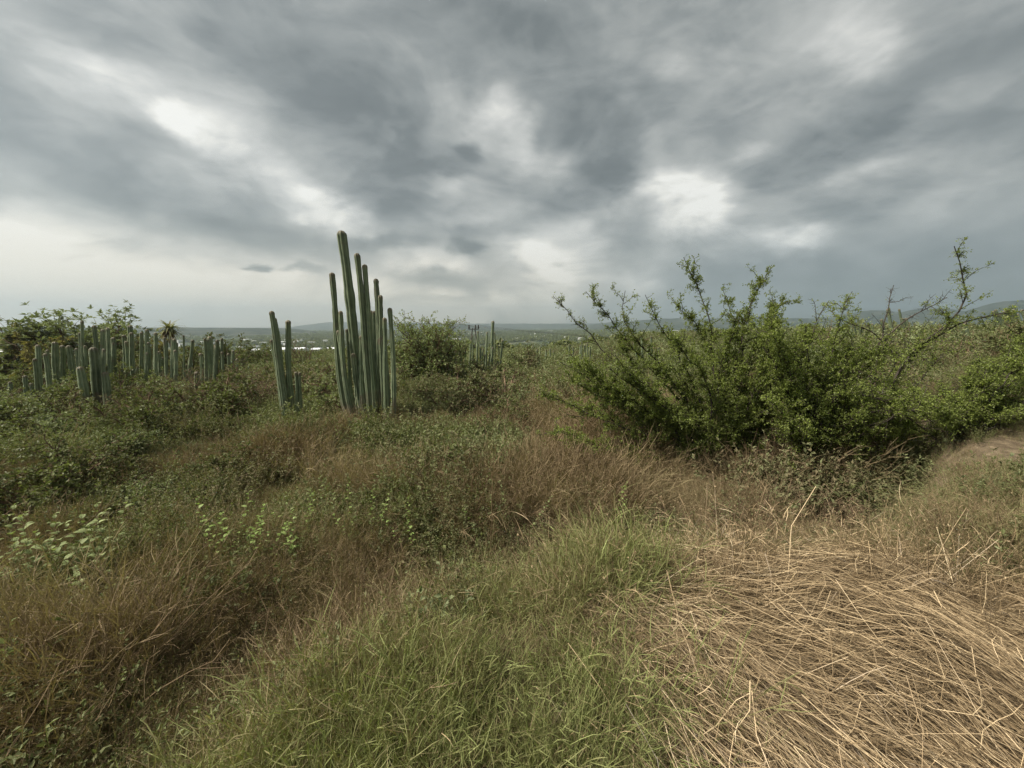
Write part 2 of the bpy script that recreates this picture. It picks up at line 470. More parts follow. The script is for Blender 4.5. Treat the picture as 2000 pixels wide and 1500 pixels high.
MT['bark'] = plant_mat('dark_bark', [(0.0, (.030, .026, .022)), (0.5, (.055, .046, .038)), (1, (.11, .09, .07))], 0.0, 0.9, 0.3, 3.0, 0.1)
MT['twig'] = plant_mat('brown_twig', [(0.0, (.08, .05, .034)), (0.5, (.15, .10, .065)), (1, (.30, .215, .14))], 0.0, 0.8, 0.3, 2.0, 0.1)


# ------------------------------------------------------------------ ground sheet and hills
def tag(o, label=None, cat=None, group=None, kind=None):
    if label: o['label'] = label
    if cat: o['category'] = cat
    if group: o['group'] = group
    if kind: o['kind'] = kind
    return o
def empty(name, loc=(0, 0, 0)):
    o = bpy.data.objects.new(name, None); o.location = loc; o.empty_display_size = 0.1
    return link(o)
def child(name, me, parent=None, loc=None):
    o = bpy.data.objects.new(name, me); link(o)
    if parent is not None: o.parent = parent
    if loc is not None: o.location = loc
    return o

def ground_material():
    m, t, out = new_mat('earth_and_litter'); l = t.links
    geo = t.nodes.new('ShaderNodeNewGeometry')
    def noise(s, d, r=0.55):
        n = t.nodes.new('ShaderNodeTexNoise'); l.new(geo.outputs['Position'], n.inputs['Vector'])
        n.inputs['Scale'].default_value = s; n.inputs['Detail'].default_value = d; n.inputs['Roughness'].default_value = r
        return n.outputs['Fac']
    near = ramp_node(t, [(0.3, (.075, .055, .036)), (0.5, (.14, .108, .07)), (0.7, (.25, .195, .125))]); l.new(noise(9, 8, .7), near.inputs[0])
    far = ramp_node(t, [(0.30, (.028, .042, .022)), (0.47, (.045, .062, .030)), (0.56, (.075, .085, .045)), (0.62, (.16, .15, .10)), (0.70, (.06, .075, .035))])
    l.new(noise(0.012, 9, .66), far.inputs[0])
    ln = t.nodes.new('ShaderNodeVectorMath'); ln.operation = 'LENGTH'; l.new(geo.outputs['Position'], ln.inputs[0])
    mr = t.nodes.new('ShaderNodeMapRange'); l.new(ln.outputs['Value'], mr.inputs[0]); mr.inputs[1].default_value = 40; mr.inputs[2].default_value = 160
    mx = t.nodes.new('ShaderNodeMix'); mx.data_type = 'RGBA'; l.new(mr.outputs[0], mx.inputs['Factor'])
    l.new(near.outputs[0], mx.inputs[6]); l.new(far.outputs[0], mx.inputs[7])
    pb = t.nodes.new('ShaderNodeBsdfPrincipled'); l.new(mx.outputs[2], pb.inputs['Base Color']); pb.inputs['Roughness'].default_value = 0.95
    pb.inputs['Specular IOR Level'].default_value = 0.1
    b = t.nodes.new('ShaderNodeBump'); b.inputs['Strength'].default_value = 0.7; b.inputs['Distance'].default_value = 0.03
    l.new(noise(25, 6, .7), b.inputs['Height']); l.new(b.outputs[0], pb.inputs['Normal'])
    l.new(pb.outputs[0], out.inputs[0])
    return m
def build_ground():
    rr = np.concatenate([[0.05], np.geomspace(0.4, 30, 190), np.geomspace(31, 4400, 116)])
    A = 270
    th = np.linspace(0, 2 * np.pi, A, endpoint=False)
    X = rr[:, None] * np.sin(th); Y = rr[:, None] * np.cos(th)
    Z = H(X, Y)
    V = np.stack([X, Y, Z], -1).reshape(-1, 3)
    idx = np.arange(len(rr) * A).reshape(len(rr), A)
    a = idx[:-1]; b = idx[1:]
    Q = np.stack([a, b, np.roll(b, -1, 1), np.roll(a, -1, 1)], -1).reshape(-1, 4)[:, ::-1]
    me = mesh_np('ground', V, [Q], smooth=True, mat=ground_material())
    return tag(child('ground', me), kind='structure')
build_ground()

def hill_mat(name, c1, c2, c3, sc):
    m, t, out = new_mat(name); l = t.links
    geo = t.nodes.new('ShaderNodeNewGeometry')
    n = t.nodes.new('ShaderNodeTexNoise'); l.new(geo.outputs['Position'], n.inputs['Vector'])
    n.inputs['Scale'].default_value = sc; n.inputs['Detail'].default_value = 9; n.inputs['Roughness'].default_value = 0.68
    r = ramp_node(t, [(0.36, c1), (0.5, c2), (0.58, c3), (0.66, c2)]); l.new(n.outputs['Fac'], r.inputs[0])
    pb = t.nodes.new('ShaderNodeBsdfPrincipled'); l.new(r.outputs[0], pb.inputs['Base Color']); pb.inputs['Roughness'].default_value = 1.0
    pb.inputs['Specular IOR Level'].default_value = 0.0
    l.new(pb.outputs[0], out.inputs[0]); return m
hm = hill_mat('scrubby_hillside', (.016, .024, .018), (.034, .044, .030), (.10, .10, .075), 0.02)
def hill(name, prof, R, depth_front, depth_back, rough, label=None):
    """prof: (photo px, photo py) crest silhouette at distance R; a ridge with real front and back slopes"""
    P_ = [azel(px, py) for px, py in prof]
    a = np.array([q[0] for q in P_]); e = np.array([q[1] for q in P_])
    n = 280
    az_ = np.linspace(a[0], a[-1], n)
    el_ = np.interp(az_, a, e)
    top = CAMZ + R * np.tan(el_)
    jag = (fbm(az_ * R / 60, az_ * 0 + R, 1.0, 5) - 0.5) * rough
    top = top + jag * np.clip((top + 24) / 30, 0, 1)
    rows = []
    ts = np.concatenate([np.linspace(-1, 0, 26), np.linspace(0, 1, 9)[1:]])
    for t_ in ts:
        r_ = R + (t_ * depth_front if t_ < 0 else t_ * depth_back)
        s = (1 - abs(t_)) ** 1.5 if t_ < 0 else (1 - t_) ** 1.2
        X = r_ * np.sin(az_); Y = r_ * np.cos(az_)
        gul = (fbm(X / (depth_front * 0.12), Y / (depth_front * 0.12), 1.0, 4) - 0.5) * (top + 26) * 0.5 * (1 - s) * s * 2.2
        rows.append(np.stack([X, Y, -30 + (top + 30) * s + gul], -1))
    V = np.array(rows).reshape(-1, 3); m_ = len(ts)
    idx = np.arange(m_ * n).reshape(m_, n)
    Q = np.stack([idx[:-1, :-1], idx[:-1, 1:], idx[1:, 1:], idx[1:, :-1]], -1).reshape(-1, 4)
    return tag(child(name, mesh_np(name, V, [Q], smooth=True, mat=hm)), kind='structure')
hill('hill', [(-700, 640), (0, 640), (250, 640), (430, 640), (560, 641), (600, 645), (660, 656), (760, 680), (800, 700)], 1450, 650, 700, 5)
hill('hill', [(780, 655), (850, 636), (880, 631), (905, 632), (930, 638), (1000, 644), (1100, 645), (1240, 652), (1300, 660)], 1900, 600, 800, 5)
hill('hill', [(1080, 650), (1140, 636), (1200, 628), (1300, 622), (1400, 622), (1500, 621), (1650, 622), (1800, 640), (1950, 660)], 2500, 900, 900, 7)
hill('hill', [(1200, 668), (1260, 655), (1330, 648), (1400, 650), (1600, 655), (1800, 660), (2300, 665)], 1150, 500, 450, 4)
hill('mesa', [(-900, 640), (560, 640), (600, 634), (640, 629), (800, 630), (870, 632), (1100, 632), (1250, 631), (1500, 632)], 3500, 900, 800, 3)
hill('mountain', [(1560, 640), (1640, 614), (1700, 606), (1760, 609), (1800, 603), (1840, 600), (1885, 607), (1930, 594), (1960, 588), (2000, 585), (2150, 583), (2400, 600), (2900, 640)], 2700, 1100, 1200, 9)


# ------------------------------------------------------------------ organ-pipe cacti
def cactus_material():
    m, t, out = new_mat('ribbed_cactus_skin'); l = t.links
    at = t.nodes.new('ShaderNodeAttribute'); at.attribute_name = 'tint'
    cap = t.nodes.new('ShaderNodeAttribute'); cap.attribute_name = 'cap'
    oi = t.nodes.new('ShaderNodeObjectInfo')
    tcn = t.nodes.new('ShaderNodeTexCoord')
    nz = t.nodes.new('ShaderNodeTexNoise'); l.new(tcn.outputs['Object'], nz.inputs['Vector']); nz.inputs['Scale'].default_value = 5; nz.inputs['Detail'].default_value = 6
    sx = t.nodes.new('ShaderNodeSeparateXYZ'); l.new(tcn.outputs['Object'], sx.inputs[0])
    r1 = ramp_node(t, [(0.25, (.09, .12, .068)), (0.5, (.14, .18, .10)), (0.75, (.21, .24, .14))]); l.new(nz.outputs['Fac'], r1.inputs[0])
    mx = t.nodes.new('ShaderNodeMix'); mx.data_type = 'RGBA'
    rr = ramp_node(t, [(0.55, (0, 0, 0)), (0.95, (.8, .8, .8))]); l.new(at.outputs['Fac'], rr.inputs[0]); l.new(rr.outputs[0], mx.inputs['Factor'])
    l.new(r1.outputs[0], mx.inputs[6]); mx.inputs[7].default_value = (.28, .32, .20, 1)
    # corky grey brown skin on the oldest wood near the foot and in old scars
    n2 = t.nodes.new('ShaderNodeTexNoise'); l.new(tcn.outputs['Object'], n2.inputs['Vector']); n2.inputs['Scale'].default_value = 2.2; n2.inputs['Detail'].default_value = 5
    zz = t.nodes.new('ShaderNodeMapRange'); l.new(sx.outputs['Z'], zz.inputs[0]); zz.inputs[1].default_value = 0.0; zz.inputs[2].default_value = 1.3; zz.inputs[3].default_value = 0.42; zz.inputs[4].default_value = 0.0
    ad = t.nodes.new('ShaderNodeMath'); ad.operation = 'ADD'; l.new(zz.outputs[0], ad.inputs[0]); l.new(n2.outputs['Fac'], ad.inputs[1])
    rs_ = ramp_node(t, [(0.60, (0, 0, 0)), (0.74, (.85, .85, .85))]); l.new(ad.outputs[0], rs_.inputs[0])
    mk = t.nodes.new('ShaderNodeMix'); mk.data_type = 'RGBA'; l.new(rs_.outputs[0], mk.inputs['Factor']); l.new(mx.outputs[2], mk.inputs[6]); mk.inputs[7].default_value = (.17, .145, .10, 1)
    mx = mk
    mc = t.nodes.new('ShaderNodeMix'); mc.data_type = 'RGBA'; l.new(cap.outputs['Fac'], mc.inputs['Factor'])
    l.new(mx.outputs[2], mc.inputs[6]); mc.inputs[7].default_value = (.16, .125, .085, 1)
    hv = t.nodes.new('ShaderNodeHueSaturation'); l.new(mc.outputs[2], hv.inputs['Color'])
    mr = t.nodes.new('ShaderNodeMapRange'); l.new(oi.outputs['Random'], mr.inputs[0]); mr.inputs[3].default_value = 0.78; mr.inputs[4].default_value = 1.2
    l.new(mr.outputs[0], hv.inputs['Value'])
    pb = t.nodes.new('ShaderNodeBsdfPrincipled'); l.new(hv.outputs[0], pb.inputs['Base Color']); pb.inputs['Roughness'].default_value = 0.6
    pb.inputs['Specular IOR Level'].default_value = 0.25
    b = t.nodes.new('ShaderNodeBump'); b.inputs['Strength'].default_value = 0.4; b.inputs['Distance'].default_value = 0.01
    l.new(nz.outputs['Fac'], b.inputs['Height']); l.new(b.outputs[0], pb.inputs['Normal'])
    l.new(pb.outputs[0], out.inputs[0]); return m
MT['cactus'] = cactus_material()
def stem_mesh(name, P, r_base, r_top, ribs=7, per=4, K=34, seed=0):
    """ribbed column following the poly line P (K0,3), tapering, with yearly constrictions and a blunt woolly tip"""
    g = np.random.default_rng(seed)
    P = np.asarray(P, float)
    tt = np.linspace(0, 1, len(P))
    t = np.concatenate([np.linspace(0, 0.965, K - 6), [0.975, 0.984, 0.991, 0.996, 0.999, 1.0]])
    C = np.stack([np.interp(t, tt, P[:, i]) for i in range(3)], -1)
    Ln = np.linalg.norm(P[-1] - P[0])
    r = r_base + (r_top - r_base) * np.clip(t / 0.85, 0, 1) ** 0.8
    for c in g.uniform(0.15, 0.97, 5):
        r = r * (1 - g.uniform(0.05, 0.14) * np.exp(-((t - c) * Ln / 0.05) ** 2))
    r = r * (1 + 0.05 * np.sin(t * Ln * g.uniform(3, 6) + g.uniform(0, 6)))
    d_end = (1 - t) * Ln
    r = r * np.sqrt(np.clip(1 - (1 - np.clip(d_end / (r_top * 1.2), 0, 1)) ** 2, 0.002, 1))
    r = r * (1 + 0.035 * g.normal(size=len(t)))
    n = ribs * per
    th = np.arange(n) * 2 * np.pi / n
    rib = np.cos(ribs * th)
    T = unit(np.gradient(C, axis=0)); A = unit(np.cross(T, np.array([[0, 1., 0.05]]))); B = np.cross(T, A)
    tw = g.uniform(0, 6)
    prof = 1 + 0.17 * rib
    V = C[:, None] + (r[:, None] * prof)[..., None] * (A[:, None] * np.cos(th + tw)[None, :, None] + B[:, None] * np.sin(th + tw)[None, :, None])
    idx = np.arange(len(t) * n).reshape(len(t), n)
    a, b = idx[:-1], idx[1:]
    Q = np.stack([a, np.roll(a, -1, 1), np.roll(b, -1, 1), b], -1).reshape(-1, 4)
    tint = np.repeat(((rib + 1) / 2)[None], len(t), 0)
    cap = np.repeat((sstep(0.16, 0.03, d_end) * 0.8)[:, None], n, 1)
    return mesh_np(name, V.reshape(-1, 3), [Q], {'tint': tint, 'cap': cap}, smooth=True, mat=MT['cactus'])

def cactus_clump(label, depth, stems, group=None, detail=True, spread=0.35, seed=0):
    """stems: (px_top, py_top, px_base, width_px); base sits in the ground at that depth"""
    g = np.random.default_rng(seed + 100)
    pxs = np.mean([s[2] for s in stems])
    x0 = (pt(pxs, 700, depth))[0]
    root = np.array((x0, depth, float(H(x0, depth))))
    e = empty('organ_pipe_cactus', tuple(root))
    tag(e, label, 'cactus', group)
    for k, (xt, yt, xb, w) in enumerate(stems):
        dd = depth + g.uniform(-spread, spread)
        if len(stems) > 4 and depth > 12 and detail:
            xt = xt + g.normal(0, 3.5); yt = yt + g.normal(-1, 10); w = w * g.uniform(0.65, 1.2)
        top = pt(xt, yt, dd + g.uniform(-0.3, 0.3))
        b = pt(xb, 780, dd)
        base = np.array((b[0], dd, float(H(b[0], dd)) - 0.12))
        n = 7
        s = np.linspace(0, 1, n)
        bow = np.sin(s * np.pi) * g.uniform(-0.05, 0.05) + np.sin(s * 2 * np.pi + g.uniform(0, 3)) * 0.018 * np.sin(s * np.pi)
        # columns leave a shared woody foot and turn upright
        foot = np.exp(-s * 9)[:, None] * (np.array((0, 0, 0)) - (base - root)) * np.array((0.45, 0.45, 0))
        Pl = base[None] * (1 - s[:, None]) + top[None] * s[:, None] + bow[:, None] * np.array((1, .3, 0)) + foot
        scale = dd / FPX
        r = w * 0.44 * scale
        me = stem_mesh('stem', Pl - root, r * 1.12, r * 0.80, ribs=7 if detail else 6, per=4 if detail else 2, K=40 if detail else 20, seed=seed * 31 + k)
        child('stem', me, e)
    return e
cactus_clump('tallest group of ribbed organ pipe cactus columns rising above the horizon', 11.0, [
    (648, 532, 664, 13), (660, 645, 680, 9), (666, 450, 706, 21), (697, 494, 721, 13), (712, 516, 731, 12), (665, 607, 683, 11),
    (677, 642, 686, 7), (724, 606, 730, 10), (731, 607, 738, 11), (734, 544, 744, 12), (743, 576, 749, 11), (751, 620, 757, 10),
    (761, 601, 772, 11), (706, 655, 712, 12), (690, 690, 697, 14), (742, 660, 739, 10), (752, 690, 763, 8)], seed=1)
cactus_clump('small group of three slender cactus columns left of the tallest group', 10.3, [
    (530, 607, 552, 12), (535, 620, 556, 12), (563, 625, 569, 12), (529, 663, 549, 8), (578, 726, 579, 9), (585, 727, 586, 6), (560, 752, 560, 10)], seed=2)
cactus_clump('pale stout cactus columns with a short leaning one in the hazy left thicket', 12.2, [
    (156, 716, 174, 16), (182, 678, 193, 17), (204, 726, 208, 14), (203, 681, 200, 7)], seed=3)
grp = 'organ pipe cacti in the hazy thicket'
cactus_clump('low thin cactus columns at the far left edge of the thicket', 14.5, [
    (49, 733, 55, 9), (60, 748, 62, 8), (20, 745, 24, 8)], grp, seed=4)
cactus_clump('dark cactus columns rising beneath the yellowing tree', 14.5, [
    (74, 673, 82, 10), (88, 690, 96, 9), (68, 700, 72, 8)], grp, seed=5)
cactus_clump('row of blunt columns between the yellowing tree and the broad leafy tree', 17, [
    (92, 679, 95, 9), (108, 679, 112, 10), (123, 673, 127, 10), (135, 676, 146, 11), (146, 690, 150, 9)], grp, seed=6)
cactus_clump('dense dark columns standing under the right edge of the broad leafy tree', 17, [
    (228, 660, 230, 9), (243, 704, 243, 9), (240, 650, 246, 10), (253, 642, 256, 10), (262, 650, 266, 10), (270, 645, 274, 9), (249, 672, 251, 8), (216, 668, 220, 9), (274, 690, 279, 9)], grp, seed=7)
cactus_clump('lone dark tapered column between the broad tree and the rosette tree', 19, [
    (287, 643, 291, 8), (290, 668, 294, 7)], grp, seed=8)
cactus_clump('thin uneven columns below the single rosette tree', 19, [
    (303, 660, 305, 6), (311, 684, 314, 8), (318, 689, 319, 7), (325, 650, 324, 8), (334, 660, 334, 6), (346, 672, 347, 7), (329, 702, 331, 8), (352, 690, 353, 6)], grp, seed=9)
cactus_clump('slim columns just right of the rosette tree', 18, [
    (358, 643, 358, 4), (370, 678, 370, 7), (372, 712, 374, 8), (365, 690, 364, 6), (361, 700, 361, 5)], grp, seed=10)
cactus_clump('single short rounded column in front of the dark cactus mass', 13.5, [(384, 726, 386, 11)], grp, seed=11)
cactus_clump('broad dark mass of tall close columns in the right part of the thicket', 15, [
    (397, 667, 404, 10), (403, 660, 409, 10), (410, 672, 413, 10), (418, 662, 419, 10), (425, 668, 424, 9), (431, 664, 430, 9), (412, 673, 412, 9), (437, 680, 437, 7), (392, 685, 397, 8), (423, 690, 422, 8)], grp, seed=12)
cactus_clump('tall dark columns close behind the stout pale cactus', 15.5, [
    (150, 662, 158, 9), (163, 655, 168, 9), (172, 668, 176, 8), (196, 650, 199, 9), (206, 662, 210, 8), (214, 648, 217, 9), (186, 648, 189, 8)], grp, seed=40)
cactus_clump('mixed columns in the gap right of the dense dark columns', 16, [
    (296, 672, 299, 8), (306, 655, 308, 7), (283, 690, 284, 7), (336, 668, 337, 8), (344, 684, 345, 7), (322, 676, 322, 8)], grp, seed=41)
cactus_clump('outer columns at the right end of the hazy thicket', 17, [
    (446, 690, 447, 7), (455, 684, 456, 7), (463, 700, 463, 6)], grp, seed=42)
cactus_clump('cluster of upright columns right of the rounded green tree', 23, [
    (886, 690, 892, 7), (892, 695, 896, 6), (900, 684, 902, 7), (915, 664, 917, 7), (941, 664, 941, 7), (965, 660, 962, 6), (910, 671, 912, 5), (921, 655, 925, 5), (931, 660, 931, 6), (938, 680, 938, 5), (949, 659, 948, 7), (944, 676, 943, 5),
    (960, 672, 958, 6), (969, 667, 966, 4), (978, 665, 974, 4), (983, 671, 978, 5), (973, 690, 968, 5), (917, 690, 920, 6), (954, 692, 953, 5)], seed=13)
grp2 = 'distant cactus columns beyond the scrub'
for i, (xs, ytop, dp) in enumerate([((1040, 1049, 1055, 1066), 676, 38), ((1074, 1081), 680, 40), ((1112, 1119, 1133), 672, 38), ((1136, 1142, 1147, 1152), 668, 36)]):
    cactus_clump('thin distant cactus columns in front of the long white building', dp,
        [(x, ytop + (k * 5) % 8, x, 3.6) for k, x in enumerate(xs)], grp2, detail=False, seed=20 + i)
cactus_clump('pale cactus columns showing through the gap in the big thorn shrub', 26, [
    (1247, 672, 1247, 5), (1256, 668, 1256, 5), (1264, 676, 1265, 6), (1273, 670, 1272, 5), (1283, 680, 1283, 5)], seed=25)
cactus_clump('cactus columns against the mountain behind the thorn shrub, left cluster', 27, [
    (1667, 612, 1669, 5), (1675, 616, 1675, 5), (1661, 625, 1662, 5), (1700, 624, 1700, 5), (1684, 628, 1684, 5)], seed=26)
cactus_clump('taller cactus columns against the mountain behind the bare leaning branch', 27, [
    (1727, 620, 1727, 5), (1735, 611, 1735, 6), (1758, 617, 1758, 5), (1771, 614, 1770, 6), (1765, 625, 1764, 5), (1747, 630, 1748, 5)], seed=27)
cactus_clump('two pale short columns beside the rounded grey shrub', 26, [(1874, 628, 1875, 5), (1884, 630, 1884, 6), (1879, 640, 1880, 5)], seed=28)
g_ = np.random.default_rng(77)
for i, cx in enumerate((1952, 1980, 2008)):
    cactus_clump(['grey cactus columns on the right skyline, leftmost of the three groups', 'grey cactus columns on the right skyline, between the two other groups', 'grey cactus columns at the right edge of the skyline'][i],
        33 + i, [(cx + dx_, 603 + g_.uniform(0, 12), cx + dx_, g_.uniform(4, 6)) for dx_ in g_.uniform(-15, 15, 8)], detail=False, seed=30 + i)

# ------------------------------------------------------------------ woody plants
def spline(pts, K, jit, r):
    pts = np.asarray(pts, float)
    d = np.concatenate([[0], np.cumsum(np.linalg.norm(np.diff(pts, axis=0), axis=1))]); d /= d[-1]
    t = np.linspace(0, 1, K)
    # Catmull-like smoothing by repeated averaging of a dense linear interpolation
    Q = np.stack([np.interp(t, d, pts[:, i]) for i in range(3)], -1)
    for _ in range(2):
        Q[1:-1] = 0.25 * Q[:-2] + 0.5 * Q[1:-1] + 0.25 * Q[2:]
    j = r.normal(size=(K, 3)) * jit; j[0] = 0
    return Q + j
def thorn_shrub(label, base, limbs, seed, dens=1.0, leaf=0.033, mat='thorn_leaf', name='thorn_shrub', r0=0.014, n2=19, bare=0.0, cat='shrub'):
    """limbs: list of (waypoints in world space, leafiness 0..1.5)"""
    r = np.random.default_rng(seed)
    base = np.asarray(base, float)
    e = empty(name, tuple(base)); tag(e, label, cat)
    wood_t = Geo(); lf = Geo()
    for wp, leafy in limbs:
        P = spline([base + r.normal(size=3) * np.array((.07, .07, 0))] + [np.asarray(w, float) for w in wp], 16, 0.018, r)[None]
        Ln = np.linalg.norm(np.diff(P[0], axis=0), axis=1).sum()
        R = (r0 * (Ln / 2.2) ** 0.6 * np.linspace(1, 0.16, 16) ** 0.8)[None]
        gb = Geo(); tubes(gb, P - base, R, 5, tint=r.uniform(0, 1))
        child('branch', gb.mesh('branch', MT['bark'], True), e)
        # side shoots
        n_ = max(3, int(n2 * Ln / 2.0 * (0.6 + 0.4 * leafy)))
        s, d, pi, t = sprout(P, n_, 0.18, 0.97, 0.75, r)
        ln = (0.16 + 0.75 * r.random(len(s)) ** 2.2) * (1.15 - 0.75 * t) * min(1.3, Ln / 1.8)
        d[:, 2] += 0.25
        P2 = curve(s, d, ln, 7, 0.22, -0.15, r)
        tubes(wood_t, P2 - base, np.linspace(0.0075, 0.0024, 7)[None] * np.ones((len(P2), 1)), 3, tint=r.uniform(0, 1, len(P2)))
        # short zig-zag spur twigs on the shoots and straight on the limb
        s3, d3, _, _ = sprout(P2, 9, 0.08, 1.0, 1.15, r)
        s4, d4, _, _ = sprout(P, int(26 * Ln / 2), 0.25, 1.0, 1.25, r)
        s3 = np.concatenate([s3, s4]); d3 = np.concatenate([d3, d4])
        P3 = curve(s3, d3, r.uniform(0.05, 0.17, len(s3)), 4, 0.35, 0, r)
        strips(wood_t, P3 - base, np.linspace(0.0036, 0.0014, 4)[None] * np.ones((len(P3), 1)), tint=r.uniform(0.1, 1, len(P3)))
        # bare thorn tips
        nl = int(max(1, 9 * leafy * dens))
        s5, d5, _, _ = sprout(P3, nl, 0.1, 1.0, 1.1, r)
        s6, d6, _, _ = sprout(P2, int(22 * leafy * dens), 0.1, 1.0, 1.1, r)
        s5 = np.concatenate([s5, s6]); d5 = np.concatenate([d5, d6])
        keep = r.random(len(s5)) < 0.92 * min(1, leafy + 0.15)
        s5 = s5[keep]; d5 = d5[keep]
        k = len(s5)
        nn = unit(r.normal(size=(k, 3)) * 0.8 + np.array((0, 0, 0.8)))
        sz = r.uniform(0.6, 1.25, k) * leaf
        leaves(lf, s5 + r.normal(size=(k, 3)) * 0.008 - base, d5 + np.array((0, 0, .2)), nn, sz, sz * 0.62, tint=np.clip(r.normal(0.45, 0.22, k), 0, 1))
    child('twigs', wood_t.mesh('twigs', MT['bark']), e)
    child('foliage', lf.mesh('foliage', MT[mat]), e)
    return e
def lim(*pts_):
    return [pt(*p) for p in pts_]
rs = np.random.default_rng(5)
b1 = ground_hit(1395, 948); D1 = b1[1]
limbs1 = [
    (lim((1330, 800, D1 - .2), (1210, 720, D1 - .1), (1130, 630, D1), (1080, 580, D1)), 0.55),
    (lim((1330, 780, D1), (1240, 690, D1 + .2), (1190, 620, D1 + .2), (1140, 572, D1 + .2)), 0.85),
    (lim((1340, 780, D1 + .1), (1270, 690, D1 + .1), (1215, 640, D1), (1222, 568, D1)), 0.8),
    (lim((1370, 780, D1), (1330, 700, D1 - .2), (1290, 640, D1 - .2), (1262, 578, D1 - .2)), 0.85),
    (lim((1390, 760, D1 + .2), (1395, 660, D1 + .2), (1370, 570, D1 + .2), (1332, 504, D1 + .2)), 0.9),
    (lim((1400, 760, D1 + .3), (1380, 660, D1 + .4), (1350, 620, D1 + .4), (1315, 590, D1 + .4)), 1.2),
    (lim((1440, 780, D1), (1450, 680, D1), (1455, 600, D1), (1508, 524, D1)), 0.95),
    (lim((1450, 780, D1 + .2), (1470, 680, D1 + .2), (1500, 620, D1 + .2), (1538, 582, D1 + .2)), 1.2),
    (lim((1440, 770, D1 + .3), (1440, 670, D1 + .3), (1430, 610, D1 + .3), (1420, 575, D1 + .3)), 1.1),
    (lim((1300, 860, D1 - .4), (1200, 830, D1 - .5), (1120, 790, D1 - .5), (1055, 770, D1 - .5)), 1.1),
    (lim((1300, 900, D1 - .5), (1190, 880, D1 - .7), (1110, 840, D1 - .7), (1050, 850, D1 - .7)), 0.95),
    (lim((1330, 850, D1 - .3), (1250, 790, D1 - .4), (1170, 740, D1 - .4), (1110, 700, D1 - .4)), 1.2),
    (lim((1280, 930, D1 - .6), (1210, 930, D1 - .8), (1150, 900, D1 - .9), (1105, 925, D1 - .9)), 0.9),
]
for k in range(50):
    xx = rs.uniform(1090, 1620)
    top = np.interp(xx, [1090, 1200, 1330, 1450, 1620], [700, 665, 635, 600, 615])
    yy = top + rs.uniform(0, 1) ** 1.2 * (880 - top)
    dd = D1 + rs.uniform(-1.0, 0.8)
    limbs1.append((lim(((1395 + xx) / 2 + rs.uniform(-40, 40), (940 + yy) / 2 - rs.uniform(-10, 60), (D1 + dd) / 2), (xx, yy, dd)), rs.uniform(1.05, 1.4)))
thorn_shrub('largest dense green thorn shrub with spiky arms reaching above the horizon', b1, limbs1, 51)

b2 = ground_hit(1600, 930); D2 = b2[1]
limbs2 = [
    (lim((1600, 800, D2), (1625, 680, D2 + .2), (1660, 569, D2 + .2)), 1.0),
    (lim((1620, 800, D2), (1680, 720, D2), (1720, 690, D2), (1745, 665, D2)), 0.9),
    (lim((1590, 830, D2 - .2), (1560, 720, D2), (1590, 640, D2), (1615, 590, D2)), 0.5),
    (lim((1650, 810, D2 - .3), (1740, 800, D2 - .5), (1830, 850, D2 - .6), (1850, 900, D2 - .6)), 0.45),
    (lim((1600, 800, D2 - .3), (1650, 760, D2 - .4), (1760, 790, D2 - .5), (1830, 830, D2 - .5)), 1.1),
    (lim((1640, 830, D2 - .2), (1720, 830, D2 - .2), (1800, 840, D2 - .2), (1870, 880, D2 - .2)), 1.0),
    (lim((1560, 880, D2 - .3), (1600, 790, D2 - .4), (1680, 755, D2 - .4), (1730, 770, D2 - .4)), 1.1),
]
for k in range(52):
    xx = rs.uniform(1480, 1840)
    top = np.interp(xx, [1480, 1600, 1700, 1760, 1840], [615, 625, 655, 710, 790])
    yy = top + rs.uniform(0, 1) ** 1.1 * (860 - top)
    dd = D2 + rs.uniform(-0.8, 0.8)
    limbs2.append((lim(((1600 + xx) / 2, (930 + yy) / 2 - 20, (D2 + dd) / 2), (xx, yy, dd)), rs.uniform(0.9, 1.3)))
thorn_shrub('wide thorn shrub with arching branches bending down to the right', b2, limbs2, 52)

b3 = ground_hit(1690, 905); D3 = b3[1]
limbs3 = [
    (lim((1720, 800, D3), (1765, 695, D3), (1880, 620, D3), (1895, 560, D3), (1862, 484, D3)), 0.8),
    (lim((1720, 800, D3 + .05), (1768, 697, D3 + .05), (1878, 624, D3 + .05), (1930, 616, D3), (2010, 606, D3)), 0.8),
    (lim((1720, 800, D3 + .05), (1770, 700, D3 + .05), (1872, 628, D3 + .05), (1838, 606, D3)), 0.85),
    (lim((1700, 760, D3 + .3), (1735, 640, D3 + .3), (1775, 620, D3 + .3), (1850, 580, D3 + .3)), 0.1),
    (lim((1700, 760, D3 + .3), (1725, 640, D3 + .3), (1743, 560, D3 + .3)), 0.12),
    (lim((1700, 780, D3 + .2), (1760, 700, D3 + .3), (1700, 640, D3 + .3), (1640, 622, D3 + .3)), 0.4),
    (lim((1740, 820, D3), (1800, 740, D3 + .3), (1850, 680, D3 + .3)), 0.6),
]
thorn_shrub('sparse thorn shrub with one dark leaning branch ending in an upright leafy spike', b3, limbs3, 53, n2=15, r0=0.02)

b4 = ground_hit(1880, 850); D4 = b4[1]
limbs4 = []
for k in range(34):
    xx = rs.uniform(1800, 2090)
    top = np.interp(xx, [1800, 1900, 2000, 2090], [780, 715, 655, 650])
    yy = top + rs.uniform(0, 1) * (830 - top)
    dd = D4 + rs.uniform(-0.5, 1.2)
    bx = np.clip(xx, 1850, 2000)
    limbs4.append((lim(((1880 + xx) / 2, (850 + yy) / 2 - 10, (D4 + dd) / 2), (xx, yy, dd)), rs.uniform(1.0, 1.4)))
thorn_shrub('low bright green thorn shrub sprawling beside the dry path at the right', b4, limbs4, 54, leaf=0.03)

